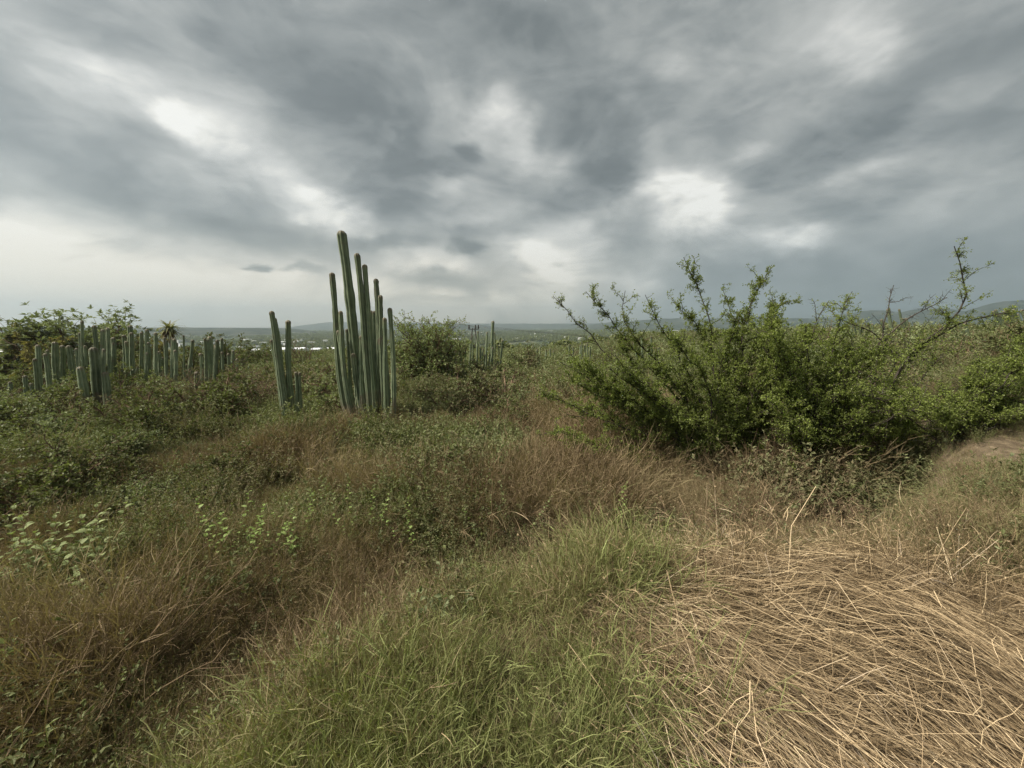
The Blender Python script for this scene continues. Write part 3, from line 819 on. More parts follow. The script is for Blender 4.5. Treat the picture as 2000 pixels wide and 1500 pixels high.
# small low ground-hugging shoots of the same kind, under the left side of the big shrub
b5 = ground_hit(1160, 975, 0.1)
limbs5 = [(lim((x_, y_, b5[1] + dd_)), 1.2) for x_, y_, dd_ in ((1110, 935, 0), (1150, 925, .1), (1200, 930, 0), (1215, 950, -.1), (1125, 965, -.2), (1180, 940, .3))]
thorn_shrub('small bright green thorn seedling under the left skirt of the largest thorn shrub', b5, limbs5, 55, mat='bright_leaf', leaf=0.026)

# ---- generic rounded bush / tree crown, built at the origin
def bush(seed, rx, rz, trunk=0.0, nl=16, n2=8, n3=5, nleaf=5, leaf=0.04, wide=0.55, wood='twig', mat='scrub_leaf', flat=0.0, r0=0.02, rosette=False, droop=0.0, lump=0.3):
    r = np.random.default_rng(seed)
    th = r.uniform(0, 2 * np.pi, nl); ph = np.arccos(r.uniform(0.0 if trunk == 0 else -0.25, 1, nl))
    rad = r.uniform(0.62, 1.0, nl) * (1 + r.normal(0, lump, nl) * 0.35)
    tips = np.stack([rx * rad * np.sin(ph) * np.cos(th), rx * rad * np.sin(ph) * np.sin(th), trunk + rz * (flat + (1 - flat) * np.abs(np.cos(ph)) * rad * np.sign(np.cos(ph) + 1e-6))], -1)
    tips[:, 2] = np.maximum(tips[:, 2], 0.12)
    K = 9; s = np.linspace(0, 1, K)[None, :, None]
    base = np.zeros((nl, 1, 3)); base[:, 0, 2] = trunk * 0.75
    mid = tips[:, None] * np.array([[[0.45, 0.45, 0.7]]])
    P = base * (1 - s) ** 2 + 2 * mid * s * (1 - s) + tips[:, None] * s ** 2
    P = P + r.normal(size=P.shape) * 0.02 * rx * s
    w = Geo(); lf = Geo()
    if trunk > 0:
        tz = np.linspace(-0.15, trunk * 0.8, 7)
        T = np.stack([np.cumsum(r.normal(0, 0.03 * trunk / 3, 7)), np.cumsum(r.normal(0, 0.03 * trunk / 3, 7)), tz], -1)
        T[:, :2] -= T[-1, :2] * np.linspace(0, 1, 7)[:, None] * 0
        P[:, :, :2] += (T[-1, :2])[None, None] * (1 - s[..., 0:1] * 0.0)
        tg = Geo(); tubes(tg, T[None], (r0 * np.linspace(2.0, 1.2, 7))[None], 7, tint=0.5)
        trunk_me = tg.mesh('trunk', MT['bark'], True)
    else:
        trunk_me = None
    tubes(w, P, np.linspace(r0, r0 * 0.25, K)[None] * np.ones((nl, 1)), 4, tint=r.uniform(0, 1, nl))
    s2, d2, _, t2 = sprout(P, n2, 0.35, 1.0, 0.8, r)
    d2[:, 2] += 0.3
    P2 = curve(s2, d2, r.uniform(0.16, 0.42, len(s2)) * rx, 5, 0.2, droop, r)
    tubes(w, P2, np.linspace(r0 * 0.3, r0 * 0.12, 5)[None] * np.ones((len(P2), 1)), 3, tint=r.uniform(0, 1, len(P2)))
    s3, d3, _, _ = sprout(P2, n3, 0.25, 1.0, 0.9, r)
    P3 = curve(s3, d3, r.uniform(0.06, 0.16, len(s3)) * rx, 3, 0.25, droop, r)
    if not rosette:
        tubes(w, P3, np.linspace(r0 * 0.14, r0 * 0.07, 3)[None] * np.ones((len(P3), 1)), 3, tint=r.uniform(0, 1, len(P3)))
        s4, d4, _, _ = sprout(P3, nleaf, 0.15, 1.0, 1.0, r)
        k = len(s4); nn = unit(r.normal(size=(k, 3)) * 0.7 + np.array((0, 0, 1.0)))
    else:
        tipp = P3[:, -1]; s4 = np.repeat(tipp, nleaf, 0); k = len(s4)
        d4 = rand_dir(k, r); d4[:, 2] = np.abs(d4[:, 2]) * 0.8 - 0.1; nn = unit(d4 * 0.3 + np.array((0, 0, 1.0)))
    sz = r.uniform(0.6, 1.3, k) * leaf
    leaves(lf, s4, d4, nn, sz, sz * wide, tint=np.clip(r.normal(0.48, 0.24, k), 0, 1))
    return trunk_me, w.mesh('branches', MT[wood]), lf.mesh('foliage', MT[mat])
def plant(name, label, cat, meshes, loc, rz=0.0, sc=1.0, group=None, leafname='foliage'):
    e = empty(name, tuple(loc)); e.rotation_euler = (0, 0, rz)
    e.scale = (sc, sc, sc) if np.isscalar(sc) else tuple(sc)
    tag(e, label, cat, group)
    t, w, f = meshes
    if t: child('trunk', t, e)
    child('branches', w, e); child(leafname, f, e)
    return e
def at(px, depth, sink=0.0):
    x = pt(px, 700, depth)[0]
    return np.array((x, depth, float(H(x, depth)) - sink))

# trees
def tree_at(px, depth, pytop, wpx, label, seed, sink=0.1, zlow=0.35, **kw):
    """crown as wide as wpx and topping out at pytop when seen from the camera"""
    b = at(px, depth, sink); top = pt(px, pytop, depth)[2]; hgt = top - b[2]
    rx = wpx * 0.66 * depth / FPX
    return plant('leafy_tree', label, 'tree', bush(seed, rx, hgt * (1 - zlow), trunk=hgt * zlow, **kw), b, rz=seed)
tree_at(842, 20, 622, 150, 'rounded grey green tree right of the tallest cactus columns', 61, zlow=0.15, nl=80, n2=11, n3=6, nleaf=6, leaf=0.10, mat='pale_leaf', r0=0.05)
tree_at(170, 25, 611, 185, 'broad leafy tree rising behind the hazy cactus thicket', 62, zlow=0.45, nl=52, n2=10, n3=4, nleaf=8, leaf=0.27, wide=0.4, rosette=True, mat='grey_leaf', r0=0.07)
tree_at(28, 22, 626, 74, 'yellowing small tree with a dark trunk at the left edge', 63, zlow=0.55, nl=14, n2=7, n3=5, nleaf=7, leaf=0.16, mat='yellow_leaf', r0=0.07)
tree_at(72, 21, 640, 62, 'smaller yellow green tree beside the yellowing one', 64, zlow=0.5, nl=12, n2=7, n3=4, nleaf=7, leaf=0.15, mat='yellow_leaf', r0=0.05)
tree_at(318, 26, 648, 52, 'low flat topped orange tinged tree behind the thin columns', 65, zlow=0.6, nl=10, n2=6, n3=4, nleaf=7, leaf=0.15, mat='yellow_leaf', r0=0.05)
tree_at(425, 26, 648, 88, 'low dark rounded tree behind the broad cactus mass', 66, zlow=0.3, nl=24, n2=8, n3=5, nleaf=7, leaf=0.14, mat='dark_leaf', r0=0.05)
tree_at(1010, 30, 665, 62, 'dark purplish bushy tree in the middle distance', 67, zlow=0.2, nl=20, n2=8, n3=5, nleaf=6, leaf=0.15, mat='scrub_leaf', r0=0.06)
tree_at(905, 27, 652, 50, 'thin grey green tree between the rounded tree and the utility pole', 68, zlow=0.3, nl=14, n2=7, n3=4, nleaf=6, leaf=0.12, mat='dark_leaf', r0=0.04)
tree_at(598, 30, 662, 80, 'bare brownish tree between the slender columns and the tallest group', 69, zlow=0.3, nl=20, n2=8, n3=4, nleaf=2, leaf=0.10, mat='scrub_leaf', r0=0.05)
tree_at(1245, 34, 655, 110, 'low green tree line shrub seen left through the thorn shrub arms', 70, zlow=0.2, nl=24, n2=8, n3=4, nleaf=6, leaf=0.18, mat='dark_leaf', r0=0.05)
tree_at(500, 34, 672, 90, 'hazy green tree in front of the white roofs', 71, zlow=0.2, nl=24, n2=8, n3=4, nleaf=6, leaf=0.2, mat='dark_leaf', r0=0.05)

tree_at(118, 19, 655, 90, 'hazy green tree tangled among the columns left of the stout pale cactus', 72, zlow=0.15, nl=22, n2=8, n3=4, nleaf=7, leaf=0.13, mat='dark_leaf', r0=0.04)
tree_at(262, 22, 668, 100, 'hazy green tree tangled behind the lone tapered column', 73, zlow=0.15, nl=22, n2=8, n3=4, nleaf=7, leaf=0.13, mat='dark_leaf', r0=0.04)
tree_at(380, 21, 672, 80, 'hazy scrubby tree between the thin columns and the broad cactus mass', 74, zlow=0.15, nl=20, n2=8, n3=4, nleaf=6, leaf=0.12, mat='scrub_leaf', r0=0.04)
tree_at(690, 20, 700, 120, 'low green bushy tree seen between the tall cactus columns', 75, zlow=0.15, nl=20, n2=8, n3=4, nleaf=6, leaf=0.11, mat='dark_leaf', r0=0.04)
tree_at(520, 17, 712, 110, 'low hazy green tree directly behind the slender cactus columns', 76, zlow=0.1, nl=22, n2=8, n3=4, nleaf=6, leaf=0.10, mat='dark_leaf', r0=0.04)
# rosette (yucca like) tree
def rosette_tree(px, depth, pytop, label):
    b = at(px, depth, 0.1); top = pt(px, pytop, depth)[2]; h = top - b[2]
    e = empty('rosette_tree', tuple(b)); tag(e, label, 'tree')
    r = np.random.default_rng(9)
    g = Geo(); z = np.linspace(0, h * 0.86, 9)
    T = np.stack([0.05 * np.sin(z * 1.2), z * 0, z], -1)
    tubes(g, T[None], np.linspace(0.14, 0.09, 9)[None], 8, tint=0.7); child('trunk', g.mesh('trunk', MT['bark'], True), e)
    g = Geo()
    n = 90
    d = rand_dir(n, r); d[:, 2] = np.abs(d[:, 2]) * 1.2 - 0.35
    P = curve(np.repeat(T[-1][None], n, 0) + r.normal(size=(n, 3)) * 0.04, d, r.uniform(0.55, 0.95, n), 6, 0.04, 1.1, r)
    strips(g, P, np.array([.035, .04, .036, .028, .016, .002])[None] * np.ones((n, 1)), tint=r.uniform(0.3, 0.8, n), side=unit(np.cross(d, np.array([[0, 0, 1.]]))))
    child('crown', g.mesh('crown', MT['olive_grass']), e)
    g = Geo()
    n = 60; d = rand_dir(n, r); d[:, 2] = -np.abs(d[:, 2]) - 0.6
    P = curve(np.repeat((T[-1] - np.array((0, 0, .1)))[None], n, 0) + r.normal(size=(n, 3)) * 0.05, d, r.uniform(0.4, 0.8, n), 5, 0.06, 0.8, r)
    strips(g, P, np.array([.03, .03, .026, .016, .002])[None] * np.ones((n, 1)), tint=r.uniform(0.2, 0.6, n))
    child('dead_leaf_skirt', g.mesh('dead_leaf_skirt', MT['straw']), e)
rosette_tree(340, 21, 619, 'single rosette tree with drooping sword leaves above the cactus thicket')

# ---- individual shrubs in the scrub
V_ = {
    'scrub1': bush(81, 0.75, 0.95, nl=18, n2=8, n3=5, nleaf=5, leaf=0.045),
    'scrub2': bush(82, 0.9, 0.8, nl=22, n2=7, n3=5, nleaf=5, leaf=0.05),
    'grey1': bush(83, 0.6, 0.7, nl=18, n2=8, n3=4, nleaf=6, leaf=0.06, wide=0.6, mat='grey_leaf'),
    'grey2': bush(84, 0.8, 0.75, nl=20, n2=8, n3=4, nleaf=6, leaf=0.05, wide=0.6, mat='grey_leaf'),
    'dark1': bush(85, 0.9, 0.8, nl=24, n2=8, n3=5, nleaf=6, leaf=0.055, mat='dark_leaf'),
    'dark2': bush(86, 0.75, 0.95, nl=22, n2=8, n3=5, nleaf=6, leaf=0.045, mat='dark_leaf'),
    'brown1': bush(87, 0.65, 0.85, nl=26, n2=14, n3=10, nleaf=1, leaf=0.03, mat='scrub_leaf', r0=0.012),
    'brown2': bush(88, 0.8, 0.7, nl=30, n2=13, n3=9, nleaf=1, leaf=0.03, mat='scrub_leaf', r0=0.012),
    'bright1': bush(89, 0.35, 0.6, nl=12, n2=6, n3=4, nleaf=5, leaf=0.05, wide=0.5, mat='bright_leaf', r0=0.008),
}
def shrub_px(kind, px, py_base, wpx, label, group=None, hs=1.0, lift=0.0):
    b = ground_hit(px, py_base); sc = wpx * 0.5 * b[1] / FPX / {'scrub1': .75, 'scrub2': .9, 'grey1': .6, 'grey2': .8, 'dark1': .9, 'dark2': .75, 'brown1': .65, 'brown2': .8, 'bright1': .35}[kind]
    return plant('shrub', label, 'shrub', V_[kind], (b[0], b[1], float(H(b[0], b[1])) - 0.05 + lift), rz=(px * 0.37) % 6.28, sc=(sc, sc, sc * hs), group=group)
shrub_px('grey1', 245, 905, 128, 'pale grey green leafy shrub left of the brown grass in the hazy field', hs=1.1)
shrub_px('grey2', 290, 1005, 202, 'low grey green shrub with pale tips in front of the brown patch', hs=0.8)
shrub_px('grey1', 372, 838, 121, 'grey leafed shrub right of the stout pale cactus', hs=1.0)
shrub_px('grey2', 725, 862, 126, 'grey green shrub at the foot of the tallest cactus group', hs=0.8)
shrub_px('grey1', 655, 850, 80, 'small pale shrub against the leftmost tall column')
shrub_px('grey2', 940, 905, 149, 'yellow green leafy shrub in the middle of the brown grass', hs=0.8)
shrub_px('scrub1', 830, 810, 126, 'reddish brown shrub right of the tallest cactus group', hs=0.8)
shrub_px('brown2', 905, 800, 149, 'dark reddish twiggy shrub between the tall cactus group and the thorn shrub', hs=0.7)
shrub_px('grey2', 1065, 815, 138, 'pale leafed shrub touching the left side of the largest thorn shrub', hs=0.8)
shrub_px('grey1', 1850, 700, 55, 'rounded silver grey shrub on the right slope', hs=0.9)
shrub_px('dark1', 60, 1010, 324, 'dark green shrub mass at the left edge, nearest of the dark ones', hs=0.8)
shrub_px('dark2', 150, 960, 270, 'dark green shrub in the hazy left corner of the field', hs=0.7)
shrub_px('dark1', 25, 900, 256, 'dark leafy shrub at the left edge below the thin cactus columns', hs=0.8)
shrub_px('grey2', 110, 880, 229, 'grey green shrub below the stout pale cactus columns', hs=0.8)
shrub_px('grey1', 45, 850, 162, 'grey green leafy shrub at the far left edge under the thicket', hs=0.9)
shrub_px('dark2', 215, 1050, 202, 'dark green shrub behind the pale broad leafed weeds', hs=0.6)
shrub_px('brown1', 1045, 1085, 172, 'dense red brown twiggy bush left of the largest thorn shrub', hs=0.95)
shrub_px('brown2', 1115, 1060, 149, 'red brown twiggy bush tucked against the thorn shrub skirt', hs=0.9)
shrub_px('brown2', 760, 1000, 218, 'dark brown bent dry bush behind the green herb clump', hs=0.6)
shrub_px('brown1', 1290, 1080, 195, 'tan dry twiggy bush in front of the largest thorn shrub', hs=0.9)
shrub_px('brown1', 90, 1330, 297, 'red brown dry bush in the lower left corner', hs=0.7)
shrub_px('brown2', 640, 960, 172, 'dark brown dry bush left of centre in the field', hs=0.5)
shrub_px('brown2', 330, 1090, 229, 'brown dry bush between the pale weeds and the bright weeds', hs=0.5)
shrub_px('brown1', 1960, 1110, 172, 'dark red brown twiggy bush at the right edge below the path', hs=0.8)
shrub_px('scrub1', 1750, 960, 184, 'shaded olive bush below the arching thorn branches', hs=0.6)
for k_, px_, py_, w_, lb_ in [
    ('brown1', 1440, 1075, 190, 'tall tan dry bush rising behind the back edge of the straw'),
    ('brown1', 1600, 1060, 200, 'tangled tan dry bush below the dark underside of the large thorn shrubs'),
    ('brown2', 1745, 1050, 190, 'dry twiggy bush in the hollow below the arching thorn branches'),
    ('brown1', 1880, 1090, 170, 'dry brown bush between the straw and the path at the right'),
    ('dark2', 40, 800, 130, 'hazy dark shrub at the left edge beneath the low thin columns'),
    ('grey2', 118, 812, 110, 'hazy grey green shrub left of the short leaning pale column'),
    ('brown2', 260, 812, 150, 'hazy brown twiggy shrub right of the stout pale cactus'),
    ('dark1', 320, 795, 110, 'hazy green shrub below the thin uneven columns'),
    ('dark2', 470, 790, 120, 'green shrub between the broad cactus mass and the slender columns'),
    ('grey1', 610, 815, 80, 'leafy shrub between the slender columns and the tallest group'),
    ('scrub1', 500, 850, 90, 'olive shrub at the foot of the slender cactus columns'),
    ('scrub2', 860, 770, 110, 'olive shrub in front of the rounded grey green tree'),
    ('scrub2', 985, 775, 120, 'olive shrub below the dark purplish tree'),
    ('grey2', 1120, 790, 110, 'pale green shrub behind the left arms of the largest thorn shrub')]:
    shrub_px(k_, px_, py_, w_, lb_)
gs = np.random.default_rng(404)
kinds = ['scrub1', 'scrub2', 'dark1', 'dark2', 'grey2', 'brown2', 'scrub1', 'scrub2']
look = {'scrub1': 'upright olive shrub', 'scrub2': 'low olive shrub', 'dark1': 'broad dark green shrub', 'dark2': 'upright dark green shrub', 'grey2': 'grey green shrub', 'brown2': 'brown twiggy shrub'}
placed = []
tries = 0
while len(placed) < 140 and tries < 6000:
    tries += 1
    dpt = 7.5 * (50 / 7.5) ** gs.random()
    px = gs.uniform(-60, 2060)
    p = at(px, dpt)
    if dpt < 12 and (470 < px < 620 or 620 < px < 800): continue
    if dpt < 9.5 and (px > 1000 or px < 200): continue
    if any((p[0] - q[0]) ** 2 + (p[1] - q[1]) ** 2 < (0.8 + 0.022 * dpt) ** 2 for q in placed): continue
    placed.append(p)
    k = kinds[gs.integers(len(kinds))]
    sc = gs.uniform(0.9, 1.6) * min(1.0, 0.62 + 0.04 * dpt) * (1.25 if px < 1150 and dpt > 11 else 1.0) * (1.0 + 0.012 * dpt)
    where = ('near the hazy cactus thicket at the left', 'around the slender and tallest cactus groups', 'between the tallest cacti and the thorn shrub',
             'seen past the large thorn shrubs', 'on the slope at the right')[int(np.searchsorted([480, 800, 1100, 1800], px))]
    lab = '%s %s, %s' % ('nearer' if dpt < 13 else ('middle' if dpt < 24 else 'far'), look[k], where)
    plant('shrub', lab, 'shrub', V_[k], (p[0], p[1], p[2] - 0.05), rz=gs.uniform(0, 6.28), sc=(sc, sc, sc * gs.uniform(0.75, 1.05)), group=lab)


# ------------------------------------------------------------------ grass, herbs and straw (masses nobody could count)
def scatter(name, label, cat, sources, P, rot, scl, idx):
    """one object: points carrying turn/size/kind, the tufts placed on them by geometry nodes"""
    me = bpy.data.meshes.new(name)
    me.vertices.add(len(P)); me.vertices.foreach_set('co', np.asarray(P, np.float32).ravel())
    a = me.attributes.new('turn', 'FLOAT_VECTOR', 'POINT'); a.data.foreach_set('vector', np.asarray(rot, np.float32).ravel())
    a = me.attributes.new('size', 'FLOAT_VECTOR', 'POINT'); a.data.foreach_set('vector', np.asarray(scl, np.float32).ravel())
    a = me.attributes.new('kind', 'INT', 'POINT'); a.data.foreach_set('value', np.asarray(idx, np.int32))
    me.update()
    o = child(name, me); tag(o, label, cat, kind='stuff')
    coll = bpy.data.collections.new(name + '_tufts')
    for i, s in enumerate(sources):
        so = bpy.data.objects.new('%s_tuft_%02d' % (name, i), s); coll.objects.link(so)
    ng = bpy.data.node_groups.new(name + '_scatter', 'GeometryNodeTree')
    ng.interface.new_socket('Geometry', in_out='INPUT', socket_type='NodeSocketGeometry')
    ng.interface.new_socket('Geometry', in_out='OUTPUT', socket_type='NodeSocketGeometry')
    gi = ng.nodes.new('NodeGroupInput'); go = ng.nodes.new('NodeGroupOutput')
    ci = ng.nodes.new('GeometryNodeCollectionInfo'); ci.inputs['Collection'].default_value = coll
    ci.inputs['Separate Children'].default_value = True; ci.inputs['Reset Children'].default_value = True
    ip = ng.nodes.new('GeometryNodeInstanceOnPoints')
    ip.inputs['Pick Instance'].default_value = True
    def na(nm, ty):
        n = ng.nodes.new('GeometryNodeInputNamedAttribute'); n.data_type = ty; n.inputs['Name'].default_value = nm
        return n.outputs['Attribute']
    ng.links.new(gi.outputs[0], ip.inputs['Points'])
    ng.links.new(ci.outputs[0], ip.inputs['Instance'])
    ng.links.new(na('kind', 'INT'), ip.inputs['Instance Index'])
    er = ng.nodes.new('FunctionNodeEulerToRotation'); ng.links.new(na('turn', 'FLOAT_VECTOR'), er.inputs[0])
    ng.links.new(er.outputs[0], ip.inputs['Rotation'])
    ng.links.new(na('size', 'FLOAT_VECTOR'), ip.inputs['Scale'])
    ng.links.new(ip.outputs[0], go.inputs[0])
    md = o.modifiers.new('scatter', 'NODES'); md.node_group = ng
    return o

def culm_tuft(seed, n, h, spread, mat, wcul=0.0022, leafL=0.16, nleaf=4, leafW=0.0032, lean=0.35, droop=0.5, basal=0.6, heads=0.0):
    """grass tuft: leaning culms carrying alternating blades, plus basal blades"""
    r = np.random.default_rng(seed); g = Geo()
    b = np.stack([r.normal(0, spread, n), r.normal(0, spread, n), np.full(n, -0.03)], -1)
    d = np.stack([b[:, 0] * lean / spread * 0.5 + r.normal(0, lean * 0.5, n), b[:, 1] * lean / spread * 0.5 + r.normal(0, lean * 0.5, n), np.ones(n)], -1)
    L_ = h * r.uniform(0.6, 1.1, n)
    P = curve(b, d, L_, 6, 0.07, droop * 0.35, r)
    tn = np.clip(r.normal(0.42, 0.25, n), 0, 1)
    strips(g, P, wcul * np.linspace(1, 0.45, 6)[None] * np.ones((n, 1)), tint=tn, side=unit(np.cross(d, r.normal(size=(n, 3)))))
    if nleaf:
        s, dd, pi, t = sprout(P, nleaf, 0.15, 0.95, 0.55, r)
        k = len(s)
        Pl = curve(s, dd, r.uniform(0.5, 1.2, k) * leafL, 4, 0.12, droop, r)
        strips(g, Pl, leafW * np.array([.6, 1, .75, .06])[None] * np.ones((k, 1)), tint=np.clip(tn[pi] + r.normal(0.08, 0.2, k), 0, 1))
    m = int(n * basal)
    if m:
        b2 = np.stack([r.normal(0, spread, m), r.normal(0, spread, m), np.full(m, -0.02)], -1)
        d2 = np.stack([r.normal(0, 0.5, m), r.normal(0, 0.5, m), np.ones(m)], -1)
        Pb = curve(b2, d2, h * r.uniform(0.3, 0.7, m), 5, 0.1, droop, r)
        strips(g, Pb, leafW * np.array([.7, 1, .9, .6, .05])[None] * np.ones((m, 1)), tint=np.clip(r.normal(0.35, 0.3, m), 0, 1))
    if heads:
        tip = P[:, -1]; q = np.repeat(tip, 5, 0)
        leaves(g, q, np.repeat(unit(P[:, -1] - P[:, -2]), 5, 0) + r.normal(size=q.shape) * 0.35, rand_dir(len(q), r), heads, heads * 0.35, tint=np.clip(r.normal(0.75, 0.2, len(q)), 0, 1))
    return g.mesh('tuft', MT[mat])
def fine_tuft(seed, n, h, spread, mat, w=0.0016, lean=0.4, branch=5):
    """hay-like bushlet: many hair-thin branching stems"""
    r = np.random.default_rng(seed); g = Geo()
    b = np.stack([r.normal(0, spread, n), r.normal(0, spread, n), np.full(n, -0.03)], -1)
    d = np.stack([r.normal(0, lean, n), r.normal(0, lean, n), np.ones(n)], -1)
    P = curve(b, d, h * r.uniform(0.6, 1.1, n), 5, 0.12, 0.15, r)
    tn = np.clip(r.normal(0.42, 0.22, n), 0, 1)
    strips(g, P, w * np.linspace(1.2, 0.5, 5)[None] * np.ones((n, 1)), tint=tn)
    s, dd, pi, t = sprout(P, branch, 0.3, 0.98, 0.55, r)
    k = len(s)
    P2 = curve(s, dd, h * r.uniform(0.12, 0.32, k), 3, 0.15, 0.1, r)
    strips(g, P2, w * 0.8 * np.array([1, .8, .3])[None] * np.ones((k, 1)), tint=np.clip(tn[pi] + r.normal(0.1, 0.18, k), 0, 1))
    q = P2[:, -1]
    leaves(g, q, rand_dir(k, r), rand_dir(k, r), 0.012, 0.006, tint=np.clip(r.normal(0.6, 0.25, k), 0, 1))
    return g.mesh('tuft', MT[mat])
def herb_tuft(seed, h, mat, nst=12, leaf=0.035, spread=0.1, wide=0.5, per=16):
    """leafy herb: upright stems with alternate leaves"""
    r = np.random.default_rng(seed); g = Geo()
    b = np.stack([r.normal(0, spread, nst), r.normal(0, spread, nst), np.full(nst, -0.03)], -1)
    d = np.stack([r.normal(0, .35, nst), r.normal(0, .35, nst), np.ones(nst)], -1)
    P = curve(b, d, h * r.uniform(0.6, 1.1, nst), 6, 0.1, 0.0, r)
    strips(g, P, 0.002 * np.linspace(1.2, 0.5, 6)[None] * np.ones((nst, 1)), tint=0.2)
    s, dd, pi, t = sprout(P, per, 0.25, 1.0, 1.0, r)
    k = len(s); sz = leaf * r.uniform(0.6, 1.25, k)
    leaves(g, s, dd, unit(r.normal(size=(k, 3)) * 0.5 + np.array((0, 0, 1.))), sz, sz * wide, tint=np.clip(r.normal(0.5, 0.22, k), 0, 1))
    return g.mesh('tuft', MT[mat])

TF = {
    'green': [culm_tuft(200 + i, 18, 0.56, 0.06, 'grass_green', nleaf=4, leafL=0.17, leafW=0.0023, lean=0.45, basal=0.4) for i in range(6)],
    'greenfine': [culm_tuft(210 + i, 26, 0.5, 0.08, 'grass_green', wcul=0.0016, nleaf=3, leafL=0.14, leafW=0.0018, lean=0.6) for i in range(3)],
    'brown': [fine_tuft(220 + i, 46, 0.62, 0.10, 'brown_grass') for i in range(4)],
    'olive': [culm_tuft(230 + i, 34, 0.60, 0.11, 'olive_grass', wcul=0.0016, nleaf=5, leafL=0.085, leafW=0.0021, lean=0.55, heads=0.016) for i in range(4)],
    'herb': [herb_tuft(240 + i, 0.55, 'scrub_leaf') for i in range(3)],
    'herbg': [herb_tuft(250 + i, 0.55, 'dark_leaf', leaf=0.04) for i in range(3)],
    'bushg': [herb_tuft(270 + i, 0.75, ('scrub_leaf', 'dark_leaf', 'scrub_leaf', 'scrub_leaf')[i], nst=46, leaf=0.05, spread=0.2, per=18) for i in range(4)],
    'bushb': [fine_tuft(280 + i, 110, 0.75, 0.2, 'brown_grass', w=0.0028, lean=0.6, branch=6) for i in range(2)],
    'bushf': [herb_tuft(290 + i, 0.8, ('scrub_leaf', 'dark_leaf', 'scrub_leaf', 'grey_leaf')[i], nst=46, leaf=0.075, spread=0.22, per=16, wide=0.6) for i in range(4)],
    'herbp': [herb_tuft(260 + i, 0.5, 'grey_leaf', leaf=0.042, wide=0.6) for i in range(2)],
}
TF['dry'] = [culm_tuft(310 + i, 16, 0.62, 0.05, 'straw', wcul=0.0018, nleaf=3, leafL=0.15, leafW=0.0018, lean=0.75, droop=0.9, basal=0.7, heads=0.014 * (i % 2)) for i in range(4)]
names = list(TF.keys()); SRC = []; START = {}
for k in names:
    START[k] = len(SRC); SRC += TF[k]
def pick(kind_arr, r):
    out = np.zeros(len(kind_arr), int)
    for k in names:
        m = kind_arr == k
        out[m] = START[k] + r.integers(0, len(TF[k]), m.sum())
    return out
def wedge(n, r0, r1, a0, a1, r, power=1.0):
    """n points between two radii; density per area falls with distance when power < 2"""
    u = r.random(n)
    if power == 0: rad = r0 * (r1 / r0) ** u
    else: rad = (r0 ** power + u * (r1 ** power - r0 ** power)) ** (1 / power)
    a = np.radians(r.uniform(a0, a1, n))
    return rad * np.sin(a), rad * np.cos(a)
def in_straw(x, y):
    q = fbm(x, y, 1.7) - 0.5; q2 = fbm(x + 9, y, 6.0) - 0.5
    x = x + q * 0.9 + q2 * 0.35; y = y + q * 0.7 - q2 * 0.35
    left = 0.52 - 0.12 * (y - 1.5)
    top = np.interp(x, [0.5, 0.9, 1.5, 2.1, 2.7, 3.1, 3.6, 5, 8], [2.0, 2.45, 2.75, 2.8, 2.7, 2.6, 2.5, 2.4, 2.2])
    return (x > left) & (y < top) & (y > 0.2)
def G(px, py, cx, cy, rx, ry):
    return np.exp(-(((px - cx) / rx) ** 2 + ((py - cy) / ry) ** 2))
def lay(name, label, cat, n, r0, r1, a0, a1, seed, choose, size=(0.8, 1.25), tilt=0.12, power=1.0, zoff=0.0, grow=0.0):
    r = np.random.default_rng(seed)
    x, y = wedge(n, r0, r1, a0, a1, r, power)
    z = H(x, y)
    px, py, f = project(x, y, z + 0.2)
    kind, ok, sc = choose(x, y, z, px, py, r)
    x, y, z, kind, sc = x[ok], y[ok], z[ok], kind[ok], sc[ok]
    m = len(x)
    s = r.uniform(size[0], size[1], m) * sc * (1 + grow * np.hypot(x, y))
    rot = np.stack([r.normal(0, tilt, m), r.normal(0, tilt, m), r.uniform(0, 6.283, m)], -1)
    return scatter(name, label, cat, SRC, np.stack([x, y, z + zoff], -1), rot, np.stack([s, s, s * r.uniform(0.85, 1.1, m)], -1), pick(kind, r))

# 1. green grass on the bank in front of the camera
def ch1(x, y, z, px, py, r):
    e = edge(x)
    ok = (y < e + 0.25) & ((~in_straw(x - 0.1, y)) | (r.random(len(x)) < 0.04)) & (x > -1.5 + 0.15 * np.sin(y * 6)) & (y > 0.5) & (x < 1.1)
    k = np.where(r.random(len(x)) < 0.62 + 0.9 * (fbm(x, y, 2.0) - 0.5), 'green', np.where(r.random(len(x)) < 0.75, 'greenfine', 'brown'))
    ok &= (fbm(x + 5, y, 2.6) > 0.40) | (r.random(len(x)) < 0.35)
    sc = np.where(k == 'brown', 0.6, 0.85) * (0.45 + 1.0 * fbm(x, y, 1.6)) * (0.72 + 0.28 * sstep(1.2, 2.3, np.hypot(x, y)))
    return k, ok, sc
lay('bank_grass', 'thick tufted green grass mixed with dry stems on the near bank beside the straw', 'grass', 5200, 0.75, 3.9, -75, 60, 301, ch1, tilt=0.2, power=2)
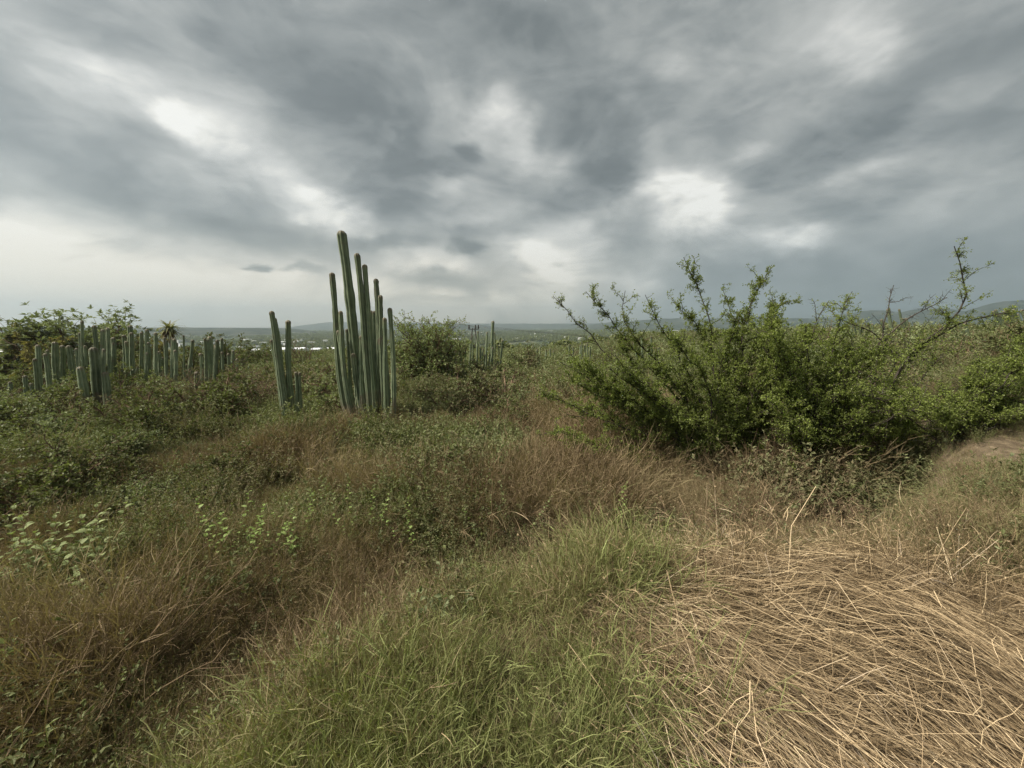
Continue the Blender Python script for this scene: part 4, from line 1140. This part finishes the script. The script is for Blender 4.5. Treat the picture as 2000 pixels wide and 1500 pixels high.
# 1b. standing and half fallen dry tussocks round the straw and through the bank grass
def ch1b(x, y, z, px, py, r):
    n = len(x)
    near = np.zeros(n)
    for a_ in np.arange(0, 6.28, 0.785):
        near = near + in_straw(x + 0.4 * np.cos(a_), y + 0.4 * np.sin(a_))
    rim = (near > 0) & (near < 8)
    back = (x > 0.9) & (y > 2.5) & (y < 4.4)
    right = (x > 2.6) & (y < 4.0) & (y > 1.0)
    bank = (x > -1.6) & (x < 1.0) & (y < edge(x) + 0.1)
    p = 0.30 * rim + 0.10 * back + 0.20 * right + 0.06 * bank + 0.01
    return np.full(n, 'dry'), r.random(n) < p, (0.4 + 0.9 * fbm(x, y, 1.8)) * (0.6 + 0.4 * sstep(1.4, 2.6, np.hypot(x, y)))
lay('dry_tussocks', 'bleached dry tussocks standing and leaning round the edge of the straw', 'tussocks', 3600, 1.0, 6.2, -60, 62, 307, ch1b, tilt=0.45, power=1.6)
# 2. brown and olive grass of the field
def ch2(x, y, z, px, py, r):
    e = edge(x); n = len(x)
    ok = (y > e + 0.15) | ((x < -1.4) & (y < 4)) | ((x > 3.3) & (~in_straw(x, y)))
    wb = 0.34 + 0.8 * G(px, py, 1500, 1000, 350, 90) + 1.1 * G(px, py, 1060, 1000, 130, 120) + 0.9 * G(px, py, 150, 1270, 230, 130) + 0.8 * G(px, py, 770, 960, 130, 50) + 0.7 * G(px, py, 450, 900, 130, 60) + 0.7 * G(px, py, 1450, 980, 230, 120) + 0.6 * G(px, py, 1900, 1060, 120, 100) + 0.5 * G(px, py, 560, 1200, 140, 90)
    wo = 0.55 - 0.4 * G(px, py, 100, 1300, 350, 300) + 1.0 * G(px, py, 650, 870, 300, 60) + 0.9 * G(px, py, 1650, 1080, 200, 80) + 0.9 * G(px, py, 700, 1050, 200, 90)
    wh = 0.30 + 0.8 * G(px, py, 880, 850, 220, 50) + 0.4 * G(px, py, 800, 790, 400, 30)
    wg = 0.12 + 1.0 * G(px, py, 700, 1040, 170, 80) + 1.3 * G(px, py, 330, 1150, 130, 60) + 1.2 * G(px, py, 1650, 1030, 200, 60) + 1.0 * G(px, py, 330, 950, 130, 60) + 1.3 * G(px, py, 80, 930, 260, 120) + 0.9 * G(px, py, 380, 1130, 200, 90) + 1.2 * G(px, py, 1800, 930, 200, 90) + 0.9 * G(px, py, 1950, 800, 160, 100)
    wp = 0.09 + 0.8 * G(px, py, 930, 880, 120, 60) + 0.7 * G(px, py, 150, 850, 260, 50) + 0.4 * G(px, py, 700, 820, 260, 40)
    nz = [fbm(x + 31 * i, y - 17 * i, 0.55) for i in range(5)]
    W = np.stack([w * np.exp(5.0 * (q - 0.5)) for w, q in zip((wb, wo, wh, wg, wp), nz)], -1)
    W /= W.sum(-1, keepdims=True)
    c = (r.random(n)[:, None] > np.cumsum(W, -1)).sum(-1).clip(0, 4)
    k = np.array(['brown', 'olive', 'herb', 'herbg', 'herbp'])[c]
    path = G(px, py, 1965, 862, 70, 26)
    ok &= r.random(n) > path * 1.3
    sc = (0.15 + 1.25 * fbm(x, y, 0.9)) * (1 - 0.5 * path) * (1 - 0.5 * sstep(5, 9, np.hypot(x, y))) * (1 - 0.45 * sstep(0.0, 1.0, x - 0.5) * sstep(6.0, 4.5, y) * sstep(4.2, 3.0, x))
    sc = sc * np.where((x < -1.0) & (y < 3.4), 0.75, 1.0)
    return k, ok, sc
lay('field_grass', 'red brown and olive dry grass and herbs covering the field below the bank', 'grass', 21000, 1.6, 16, -70, 68, 302, ch2, tilt=0.16, power=1.25, grow=0.015)
# 2b. knee-high bushlets standing out of the field grass
def ch2b(x, y, z, px, py, r):
    n = len(x)
    ok = (y > edge(x) + 0.75) & ((x < 3.2) | (y > 2.4)) & (G(px, py, 1965, 862, 90, 40) < 0.3)
    ok &= fbm(x + 40, y, 0.8, 3) + r.normal(0, 0.06, n) > 0.47
    b = G(px, py, 1060, 1000, 130, 110) + G(px, py, 770, 960, 130, 50) + G(px, py, 150, 1230, 200, 100) + 0.5 * G(px, py, 450, 870, 200, 60) + G(px, py, 1430, 970, 160, 90)
    q = fbm(x - 20, y + 8, 0.5, 3) + r.normal(0, 0.03, n)
    gr = G(px, py, 700, 1030, 150, 70) + G(px, py, 330, 1140, 130, 70) + G(px, py, 1680, 1020, 180, 70) + G(px, py, 120, 930, 240, 110) + G(px, py, 930, 880, 130, 50)
    k = np.where((q + 0.25 * b - 0.16 * gr + 0.3 * ((x < -1.0) & (y < 3.3)) + 0.12 * ((x > 2.5) & (y < 6)) > 0.56), 'bushb', 'bushg')
    sc = np.clip(0.3 + 1.6 * fbm(x, y, 0.8), 0.5, 1.5) * (0.66 + 0.45 * sstep(4, 12, np.hypot(x, y))) * (1 + 0.35 * b)
    sc = sc * np.where((x > 0.8) & (y < 5.5), 0.75, 1.0) * (1 - 0.35 * sstep(8, 11, np.hypot(x, y)) * (x < 1))
    return k, ok, sc
lay('field_bushlets', 'knee high leafy and twiggy bushlets standing out of the dry field grass', 'bushlets', 4200, 2.6, 17, -68, 60, 306, ch2b, tilt=0.2, power=1.3)
# 3. low scrub beyond
def ch3(x, y, z, px, py, r):
    n = len(x)
    k = np.where(np.hypot(x, y) < 20, 'bushg', 'bushf'); k = np.where(r.random(n) < 0.1, 'bushb', k)
    sc = np.full(n, 1.0) * (0.8 + 0.6 * fbm(x, y, 0.25)) * 0.8 * np.clip(np.hypot(x, y) / 17, 0.8, 2.0) * (1 - 0.3 * sstep(24, 16, np.hypot(x, y)) * (x < 2))
    return k, np.ones(n, bool), sc
lay('scrub_cover', 'low mixed scrub covering the plain between the cacti and the valley', 'scrub', 7000, 14, 75, -62, 62, 303, ch3, tilt=0.1, power=1.3)

# 4. bushes and trees of the valley, too many and too far to pick apart
def valley():
    r = np.random.default_rng(304)
    srcs = []
    for i in range(4):
        g = Geo(); n = 130
        d = rand_dir(n, r); c = d * r.uniform(0.5, 1, (n, 1)) * np.array((1.5, 1.5, 1.1)) + np.array((0, 0, 1.0))
        leaves(g, c, rand_dir(n, r), unit(d + np.array((0, 0, .6))), r.uniform(0.5, 0.9, n), r.uniform(0.4, 0.7, n), tint=r.uniform(0, 1, n))
        srcs.append(g.mesh('clump', MT['dark_leaf']))
    n = 34000
    x, y = wedge(n, 75, 1700, -60, 60, r, 1.15)
    z = H(x, y); keep = fbm(x, y, 0.012) + r.normal(0, 0.05, n) > 0.44
    x, y, z = x[keep], y[keep], z[keep]; m = len(x)
    s = r.uniform(0.6, 1.5, m) * (1 + 1.4 * sstep(90, 900, np.hypot(x, y)))
    return scatter('valley_woods', 'distant trees and bushes scattered over the hazy valley floor', 'woods', srcs, np.stack([x, y, z - .2], -1),
                   np.stack([x * 0, x * 0, r.uniform(0, 6.28, m)], -1), np.stack([s, s, s * r.uniform(.7, 1.1, m)], -1), r.integers(0, 4, m))
valley()

# 5. straw laid flat
def straw():
    r = np.random.default_rng(305); g = Geo()
    def lump(x, y):
        return 0.16 * (fbm(x, y, 2.2, 3) - 0.5) + 0.07 * (fbm(x + 7, y, 7.0, 2) - 0.5)
    def soft(x, y):
        """how thickly the straw lies here: 1 in the middle, fraying out to 0 past the edge"""
        c = 0
        for ddx, ddy in ((0, 0), (.22, 0), (-.22, 0), (0, .2), (0, -.2), (.38, .3), (-.38, .3), (-.35, 0)):
            c = c + in_straw(x + ddx, y + ddy)
        return (c / 8.0) ** 1.3
    def pts_in(n):
        x = r.uniform(0.0, 5.6, n * 3); y = r.uniform(0.35, 3.9, n * 3)
        dens = soft(x, y) * (1.0 - 0.75 * sstep(2.6, 4.6, x + 0.5 * (fbm(x, y, 1.5) - 0.5)))
        k = r.random(n * 3) < dens
        return x[k][:n], y[k][:n]
    def flow(x, y):
        a = np.interp(y, [0.4, 1.3, 1.8, 2.2, 2.8], [-62, -50, -34, -6, 12]) + 70 * (fbm(x, y, 1.1) - 0.5)
        a = a - 16 * np.clip(1.2 - x, 0, 1)
        return np.radians(a)
    def laid(n, Lr, w, z0, z1, tint, jit, pitch, K=6, tube=True, bundle=1, kink=0.055):
        m = max(1, n // bundle)
        bx, by = pts_in(m); m = len(bx)
        ba = flow(bx, by) + r.normal(0, jit, m)
        x = np.repeat(bx, bundle) + r.normal(0, 0.035 * (bundle > 1), m * bundle); y = np.repeat(by, bundle) + r.normal(0, 0.035 * (bundle > 1), m * bundle)
        a = np.repeat(ba, bundle) + r.normal(0, 0.13 if bundle > 1 else 0, m * bundle); n = len(x)
        bt = np.repeat(r.normal(0, 0.14, m), bundle)
        flip = r.random(n) < 0.5; a = a + np.pi * flip
        Ln = r.uniform(Lr[0], Lr[1], n)
        d = np.stack([np.cos(a), np.sin(a), np.zeros(n)], -1)
        wob = np.cumsum(r.normal(0, kink, (n, K)), 1) * Ln[:, None]
        s = np.linspace(-0.5, 0.5, K)[None] * Ln[:, None]
        nx, ny = -d[:, 1], d[:, 0]
        X = x[:, None] + d[:, :1] * s + nx[:, None] * wob; Y = y[:, None] + d[:, 1:2] * s + ny[:, None] * wob
        z = H(X, Y) + lump(x, y)[:, None] * 0.6 + lump(X, Y) * 0.4 + 0.05 + r.uniform(z0, z1, n)[:, None] + s * np.tan(r.normal(0, pitch, n))[:, None]
        z = np.maximum(z, H(X, Y) + 0.01)
        P = np.stack([X, Y, z], -1)
        R = (r.uniform(w[0], w[1], n)[:, None] * np.linspace(1, 0.55, K)[None])
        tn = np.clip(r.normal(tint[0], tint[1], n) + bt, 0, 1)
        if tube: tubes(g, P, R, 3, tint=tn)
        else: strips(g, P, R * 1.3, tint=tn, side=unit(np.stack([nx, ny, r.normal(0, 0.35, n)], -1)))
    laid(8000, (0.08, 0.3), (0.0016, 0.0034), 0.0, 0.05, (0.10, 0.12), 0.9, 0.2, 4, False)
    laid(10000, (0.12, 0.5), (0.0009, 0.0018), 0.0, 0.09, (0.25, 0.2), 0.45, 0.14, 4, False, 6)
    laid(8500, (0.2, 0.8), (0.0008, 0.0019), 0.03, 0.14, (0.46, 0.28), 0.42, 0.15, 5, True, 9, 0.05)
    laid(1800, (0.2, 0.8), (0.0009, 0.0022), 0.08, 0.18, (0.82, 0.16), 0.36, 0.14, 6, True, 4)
    laid(1100, (0.15, 0.6), (0.0012, 0.0024), 0.06, 0.18, (0.7, 0.2), 1.4, 0.38, 5, True, 1, 0.09)
    # torn leaf blades among the stalks
    x, y = pts_in(5000); n = len(x)
    P = curve(np.stack([x, y, H(x, y) + lump(x, y) + r.uniform(0.04, 0.13, n)], -1), rand_dir(n, r) * np.array((1, 1, .35)), r.uniform(0.04, 0.16, n), 4, 0.3, 0.2, r)
    strips(g, P, 0.0028 * np.array([.5, 1, .8, .1])[None] * np.ones((n, 1)), tint=np.clip(r.normal(0.42, 0.25, n), 0, 1))
    o = child('straw_heap', g.mesh('straw_heap', MT['straw']))
    return tag(o, 'flattened heap of golden dry straw combed over in the lower right', 'straw', kind='stuff')
straw()

# a few upright or crossing straws that stand out one by one
def stalk(label, pts_, w, tint=0.8):
    P = spline(pts_, 10, 0.006, rs)
    e = P[0].copy()
    g = Geo(); tubes(g, (P - e)[None], (w * np.linspace(1, 0.5, 10))[None], 4, tint=tint)
    o = child('dry_stalk', g.mesh('dry_stalk', MT['straw'], True), loc=tuple(e))
    return tag(o, label, 'stalk')
def gp(px, py, lift):
    return ground_hit(px, py, lift)
stalk('long pale stalk leaning up to the right out of the back edge of the straw', [gp(1330, 1140, 0.12), pt(1400, 1060, 3.3), pt(1490, 1024, 3.35)], 0.0035)
stalk('pale stalk crossing downward right above the straw heap', [pt(1395, 980, 3.5), pt(1450, 1002, 3.45), pt(1520, 1045, 3.4)], 0.0032)
stalk('short pale stalk slanting up left at the back of the straw heap', [gp(1375, 1080, 0.1), pt(1330, 1045, 3.2), pt(1316, 1030, 3.2)], 0.003)
stalk('upright pale stalk standing in the left part of the straw heap', [gp(1412, 1370, 0.1), pt(1396, 1250, 2.2), pt(1390, 1150, 2.25)], 0.003)
stalk('thin upright pale stem standing in the green bank grass', [gp(600, 1490, 0.0), pt(596, 1380, 1.55), pt(600, 1270, 1.62)], 0.0025)
stalk('thin bent pale stem leaning over the green bank grass', [gp(700, 1460, 0.1), pt(640, 1390, 1.6), pt(560, 1320, 1.65)], 0.0022)
stalk('tall dry stem standing behind the crest of the green bank', [gp(958, 1090, 0.0), pt(960, 1010, 3.3), pt(962, 935, 3.35)], 0.005, 0.55)
stalk('tall slender dry stalk in front of the largest thorn shrub', [gp(1236, 1020, 0.0), pt(1232, 950, 4.4), pt(1228, 905, 4.4)], 0.004, 0.7)
stalk('dark thin dead stem sticking up left of the straw heap', [gp(1145, 1110, 0.0), pt(1138, 1080, 3.2), pt(1136, 1052, 3.2)], 0.005, 0.05)
stalk('long arching straw at the right edge sweeping down and right', [gp(1750, 1170, 0.15), pt(1870, 1230, 2.6), pt(2000, 1290, 2.4)], 0.003)

# ------------------------------------------------------------------ leafy weeds near the camera, each leaf a part
LEAF = {}
def leaf_mesh(mat, seed):
    key = (mat, seed)
    if key not in LEAF:
        r = np.random.default_rng(seed); g = Geo()
        # a curved blade with a midrib fold, 12 triangles
        t = np.array([0, .25, .55, .8, 1.0]); w = np.array([.06, .3, .34, .2, 0.0]); zc_ = np.array([0, .06, .05, -.02, -.14])
        L_ = np.stack([t, -w, zc_ + w * .28], -1); Mi = np.stack([t, t * 0, zc_], -1); R_ = np.stack([t, w, zc_ + w * .28], -1)
        V = np.concatenate([L_, Mi, R_]); Q = []
        for i in range(4):
            Q += [(i, i + 1, 5 + i + 1, 5 + i), (5 + i, 5 + i + 1, 10 + i + 1, 10 + i)]
        g.add(V, Q=np.array(Q), tint=r.uniform(0.2, 0.9))
        LEAF[key] = g.mesh('leaf', MT[mat], True)
    return LEAF[key]
from mathutils import Matrix
def weed(label, px, py, hgt, nstem, nleafs, leaf, mat, seed, lean=(0, 0), clusters=True):
    r = np.random.default_rng(seed)
    b = ground_hit(px, py)
    e = empty('leafy_weed', tuple(b)); tag(e, label, 'weed')
    d = np.stack([r.normal(lean[0], .22, nstem), r.normal(lean[1], .22, nstem), np.ones(nstem)], -1)
    P = curve(r.normal(0, 0.05, (nstem, 3)) * np.array((1, 1, 0)), d, hgt * r.uniform(0.75, 1.08, nstem), 8, 0.06, 0.0, r)
    for i in range(nstem):
        g = Geo(); tubes(g, P[i:i + 1], (0.0035 * np.linspace(1.2, 0.5, 8))[None], 4, tint=0.45)
        child('stem', g.mesh('stem', MT['olive_grass'], True), e)
    n = nleafs // nstem
    for i in range(nstem):
        for j in range(n):
            t = 1 - (j / n) ** 1.2 * 0.62 if clusters else 1 - (j / n) * 0.75
            f = t * 7; k = min(int(f), 6); f -= k
            p = P[i, k] * (1 - f) + P[i, k + 1] * f
            a = j * 2.4 + r.normal(0, 0.3)
            up = 0.75 * t + r.normal(0, 0.2) - 0.1
            D = Vector((math.cos(a), math.sin(a), up)).normalized()
            S = Vector((0, 0, 1)).cross(D).normalized(); U = D.cross(S)
            s = leaf * r.uniform(0.65, 1.2) * (0.75 if j < 2 else 1)
            m = Matrix((D, S, U)).transposed().to_4x4()
            o = child('leaf', leaf_mesh(mat, int(r.integers(0, 5))), e)
            o.matrix_local = Matrix.Translation(Vector(p)) @ m @ Matrix.Scale(s, 4)
    return e
wl = [
    ('pale broad leafed weed at the left edge, lowest of the row', 20, 1190, .62, 5, 50),
    ('pale broad leafed weed second from the left edge in the row', 70, 1180, .66, 5, 50),
    ('pale broad leafed weed with star shaped tips above the red brown grass', 130, 1190, .64, 5, 50),
    ('tall pale weed at the right end of the row at the left edge', 215, 1165, .70, 5, 55),
    ('pale weed hanging over the dry grass at the right of the row', 195, 1210, .55, 5, 50),
]
for i, (lb, px, py, h, ns_, nl_) in enumerate(wl):
    weed(lb, px, py, h * 1.65, ns_, nl_, 0.075, 'pale_leaf', 600 + i)
weed('small lone pale weed right of the row of broad leafed weeds', 305, 1125, .42, 2, 16, 0.06, 'pale_leaf', 610, lean=(.2, 0))
weed('bright green weed with fresh leaf clusters, left of the bright group', 445, 1140, 1.0, 5, 60, 0.06, 'bright_leaf', 611)
weed('bright green weed with dense leaves in the middle of the bright group', 505, 1135, 0.95, 6, 72, 0.055, 'bright_leaf', 612)
weed('bright green weed with drooping clusters at the right of the bright group', 575, 1130, 0.85, 5, 55, 0.055, 'bright_leaf', 613)
weed('pale tipped weed poking out above the green herb clump', 640, 1070, 1.0, 4, 44, 0.055, 'pale_leaf', 614)
weed('leafy green weed at the left of the herb clump below the brown grass', 600, 1080, 1.0, 4, 44, 0.055, 'bright_leaf', 615)
weed('green weed in the middle of the herb clump', 720, 1085, 0.95, 5, 50, 0.05, 'bright_leaf', 616)
weed('green weed at the right end of the herb clump', 800, 1090, 0.85, 4, 40, 0.05, 'bright_leaf', 617)
weed('slender weed with small round leaves beside the tall dry stem', 1010, 1075, 1.05, 2, 30, 0.045, 'pale_leaf', 618)
weed('slender green weed growing against the foot of the tall dry stem', 950, 1080, 0.8, 2, 26, 0.045, 'bright_leaf', 619)
weed('slender green weed in front of the largest thorn shrub', 1182, 1085, 0.95, 3, 42, 0.045, 'bright_leaf', 620)
weed('small grey green weed in the dark grass of the lower left corner', 105, 1440, .35, 4, 28, 0.06, 'grey_leaf', 621)
weed('small pale leafed weed in the hollow left of the bank', 240, 1260, .35, 3, 24, 0.05, 'grey_leaf', 622)
weed('pale leafed herb in the brown grass left of the thorn shrub', 905, 950, .8, 5, 45, 0.075, 'pale_leaf', 623)
weed('pale leafed herb close to the pale shrub beside the thorn shrub', 985, 930, .8, 4, 40, 0.075, 'pale_leaf', 624)

# ------------------------------------------------------------------ distant buildings and the utility pole
MT['white_wall'] = solid_mat('white_wall', (.66, .66, .64), (.78, .78, .76), 0.2, 0.8)
MT['white_roof'] = solid_mat('white_metal_roof', (.74, .76, .78), (.86, .87, .88), 0.1, 0.5)
MT['opening'] = solid_mat('dark_opening', (.03, .033, .036), (.06, .062, .065), 0.5, 0.4)
MT['brick'] = solid_mat('brown_brick', (.12, .075, .055), (.17, .105, .075), 2.0, 0.9)
MT['pole'] = solid_mat('weathered_pole', (.06, .055, .05), (.10, .092, .082), 2.0, 0.9)
MT['tile_roof'] = solid_mat('clay_roof', (.22, .11, .07), (.30, .16, .10), 1.0, 0.9)
def boxgeo(g, c, s, rz=0.0):
    x, y, z = np.array(s) / 2
    V = np.array([(-x, -y, -z), (x, -y, -z), (x, y, -z), (-x, y, -z), (-x, -y, z), (x, -y, z), (x, y, z), (-x, y, z)], float)
    c_, s_ = math.cos(rz), math.sin(rz)
    V = V @ np.array([[c_, s_, 0], [-s_, c_, 0], [0, 0, 1]])
    Q = np.array([(0, 3, 2, 1), (4, 5, 6, 7), (0, 1, 5, 4), (1, 2, 6, 5), (2, 3, 7, 6), (3, 0, 4, 7)])
    g.add(V + np.array(c), Q=Q)
def building(px0, px1, ytop, ybot, depth, label, roof='white_roof', wall='white_wall', group=None, name='warehouse', cat='warehouse', dz=14, ndoor=None, tilt=0.0):
    a = pt(px0, ybot, depth); b = pt(px1, ytop, depth)
    w = abs(b[0] - a[0]); x = (a[0] + b[0]) / 2
    zt = pt(px0, ytop, depth)[2]; zb = min(a[2], float(H(x, depth))); h = max(2.4, zt - zb)
    e = empty(name, (x, depth, zt - h)); e.rotation_euler = (0, 0, tilt); tag(e, label, cat, group)
    g = Geo(); boxgeo(g, (0, dz / 2, h * 0.42), (w, dz, h * 0.84)); child('wall', g.mesh('wall', MT[wall]), e)
    g = Geo(); z0, z1 = h * 0.84, h
    V = [(-w / 2 - .4, -.5, z0), (w / 2 + .4, -.5, z0), (w / 2 + .4, dz / 2, z1), (-w / 2 - .4, dz / 2, z1), (-w / 2 - .4, dz + .5, z0), (w / 2 + .4, dz + .5, z0),
         (-w / 2 - .4, -.5, z0 - .15), (w / 2 + .4, -.5, z0 - .15), (w / 2 + .4, dz + .5, z0 - .15), (-w / 2 - .4, dz + .5, z0 - .15)]
    g.add(V, Q=np.array([(0, 1, 2, 3), (3, 2, 5, 4), (6, 7, 1, 0), (4, 5, 8, 9), (9, 8, 7, 6)]), T=np.array([(0, 3, 4), (1, 5, 2)]))
    child('roof', g.mesh('roof', MT[roof]), e)
    n = ndoor if ndoor is not None else max(1, int(w / 9))
    dm = None
    for i in range(n):
        if dm is None:
            g = Geo(); boxgeo(g, (0, 0, 0), (min(3.2, w * 0.25), 0.12, h * 0.42)); dm = g.mesh('door', MT['opening'])
        child('door', dm, e, loc=((i + 0.5) / n * w - w / 2, -0.05, h * 0.23))
    return e
building(1112, 1181, 682, 689, 300, 'long white building seen through the left arms of the thorn shrub, its right part')
building(1064, 1110, 684, 689, 300, 'long white building left of the thorn shrub arms, middle part')
building(1046, 1062, 683, 690, 290, 'short white building left end of the long white row')
building(975, 990, 683, 689, 300, 'small white building just left of the dark bushy tree')
building(778, 800, 687, 695, 260, 'white building between the tallest cactus group and the rounded tree')
g_b = np.random.default_rng(3)
for i, (a_, b_, yt, yb, lb) in enumerate([
    (484, 500, 682, 686, 'small white roofed house, leftmost of those beside the slender cacti'),
    (508, 526, 684, 691, 'white house immediately left of the three slender cactus columns'),
    (546, 562, 679, 686, 'white building between the two tops of the slender cactus group'),
    (570, 590, 679, 687, 'long white building right of the slender cactus group'),
    (606, 622, 680, 684, 'low white building behind the bare brownish tree'),
    (636, 651, 679, 686, 'white building touching the leftmost tall cactus column')]):
    building(a_, b_, yt, yb, 290 + 12 * i, lb, dz=10)
building(-30, 16, 684, 694, 210, 'white walled building at the far left edge', dz=12)
building(20, 62, 688, 700, 180, 'long pale roof slanting behind the yellowing trees', dz=16, tilt=-0.35)
building(80, 90, 687, 693, 200, 'small white block right of the yellowing trees', dz=8)
building(771, 785, 678, 694, 120, 'small brown brick hut right beside the tallest cactus group', roof='tile_roof', wall='brick', name='hut', cat='hut', dz=4, ndoor=1)
def town():
    g = Geo(); r = np.random.default_rng(12)
    for cx, cy, sx, sy, n in ((560, 668, 130, 6, 60), (480, 672, 60, 8, 30), (1010, 648, 60, 3, 26), (940, 655, 80, 5, 20), (1190, 652, 60, 5, 26), (1240, 645, 50, 3, 16), (400, 668, 60, 6, 16), (1060, 662, 90, 5, 18), (690, 668, 60, 6, 14)):
        for _ in range(n // 3):
            px = r.normal(cx, sx); py = min(r.normal(cy, sy), 684)
            ang = max(0.012, (py - 633) / FPX)
            d = min((CAMZ + 24) / ang, 1750)
            p = pt(px, py, d)
            boxgeo(g, (p[0], d, float(H(p[0], d)) + 2), (r.uniform(6, 16) * d / 900, r.uniform(6, 12), r.uniform(4, 7)), r.uniform(-.5, .5))
    tag(child('distant_town', g.mesh('distant_town', MT['white_wall'])), 'tiny pale houses sprinkled over the hazy valley', 'town', kind='stuff')
town()
def utility_pole():
    D = 62.0
    b = at(926, D, 0.3); top = pt(926, 636, D)[2]; h = top - b[2]
    e = empty('utility_pole', tuple(b)); tag(e, 'two legged utility pole with crossarm standing right of the rounded tree', 'utility pole')
    for s in (-1, 1):
        g = Geo(); tubes(g, np.array([[(s * 0.75, 0, 0), (s * 0.5, 0, h * .5), (s * 0.18, 0, h * 0.93)]]), np.array([[.13, .11, .08]]), 7)
        child('leg', g.mesh('leg', MT['pole'], True), e)
    g = Geo(); boxgeo(g, (0, 0, h * 0.9), (1.7, 0.12, 0.12)); child('crossarm', g.mesh('crossarm', MT['pole']), e)
    g = Geo(); tubes(g, np.array([[(-.62, .0, h * .3), (.5, 0, h * .55)], [(.62, 0, h * .3), (-.5, 0, h * .55)]]), np.full((2, 2), .05), 5)
    child('brace', g.mesh('brace', MT['pole']), e)
    im = None
    for x in (-.75, 0.3, .75):
        if im is None:
            g = Geo(); tubes(g, np.array([[(0, 0, 0), (0, 0, .15), (0, 0, .3), (0, 0, .6)]]), np.array([[.08, .16, .1, .12]]), 8)
            im = g.mesh('insulator', MT['pole'], True)
        child('insulator', im, e, loc=(x, 0, h * 0.9 + 0.07))
    for k, x in enumerate((-.75, .75)):
        p0 = np.array((b[0] + x, D, b[2] + h * 0.9 + 0.6)); p1 = pt(1500, 655, 95.0)
        s = np.linspace(0, 1, 24)[:, None]
        P = p0 * (1 - s) + p1 * s; P[:, 2] -= (4 * s * (1 - s))[:, 0] * 1.5; P[:, 1] += x
        g = Geo(); tubes(g, (P - p0)[None], np.full((1, 24), 0.016), 4)
        tag(child('power_line', g.mesh('power_line', MT['pole']), loc=tuple(p0)), ['thin cable running right from the outer left insulator of the utility pole', 'thin cable running right from the outer right insulator of the utility pole'][k], 'cable')
utility_pole()


# ------------------------------------------------------------------ air
def haze_box():
    m, t, out = new_mat('air_haze')
    v = t.nodes.new('ShaderNodeVolumePrincipled')
    v.inputs['Color'].default_value = (0.80, 0.91, 1.0, 1)
    v.inputs['Density'].default_value = HAZE
    v.inputs['Anisotropy'].default_value = 0.8
    t.links.new(v.outputs[0], out.inputs['Volume'])
    x, z0, z1 = 4500, -45, 200
    V = [(-x, -x, z0), (x, -x, z0), (x, x, z0), (-x, x, z0), (-x, -x, z1), (x, -x, z1), (x, x, z1), (-x, x, z1)]
    F = np.array([(0, 3, 2, 1), (4, 5, 6, 7), (0, 1, 5, 4), (1, 2, 6, 5), (2, 3, 7, 6), (3, 0, 4, 7)])
    o = child('haze', mesh_np('haze', V, [F], mat=m)); o['kind'] = 'stuff'
    o['label'] = 'thin blue grey haze softening the far valley and hills'; o['category'] = 'haze'
HAZE = 0.0004
haze_box()
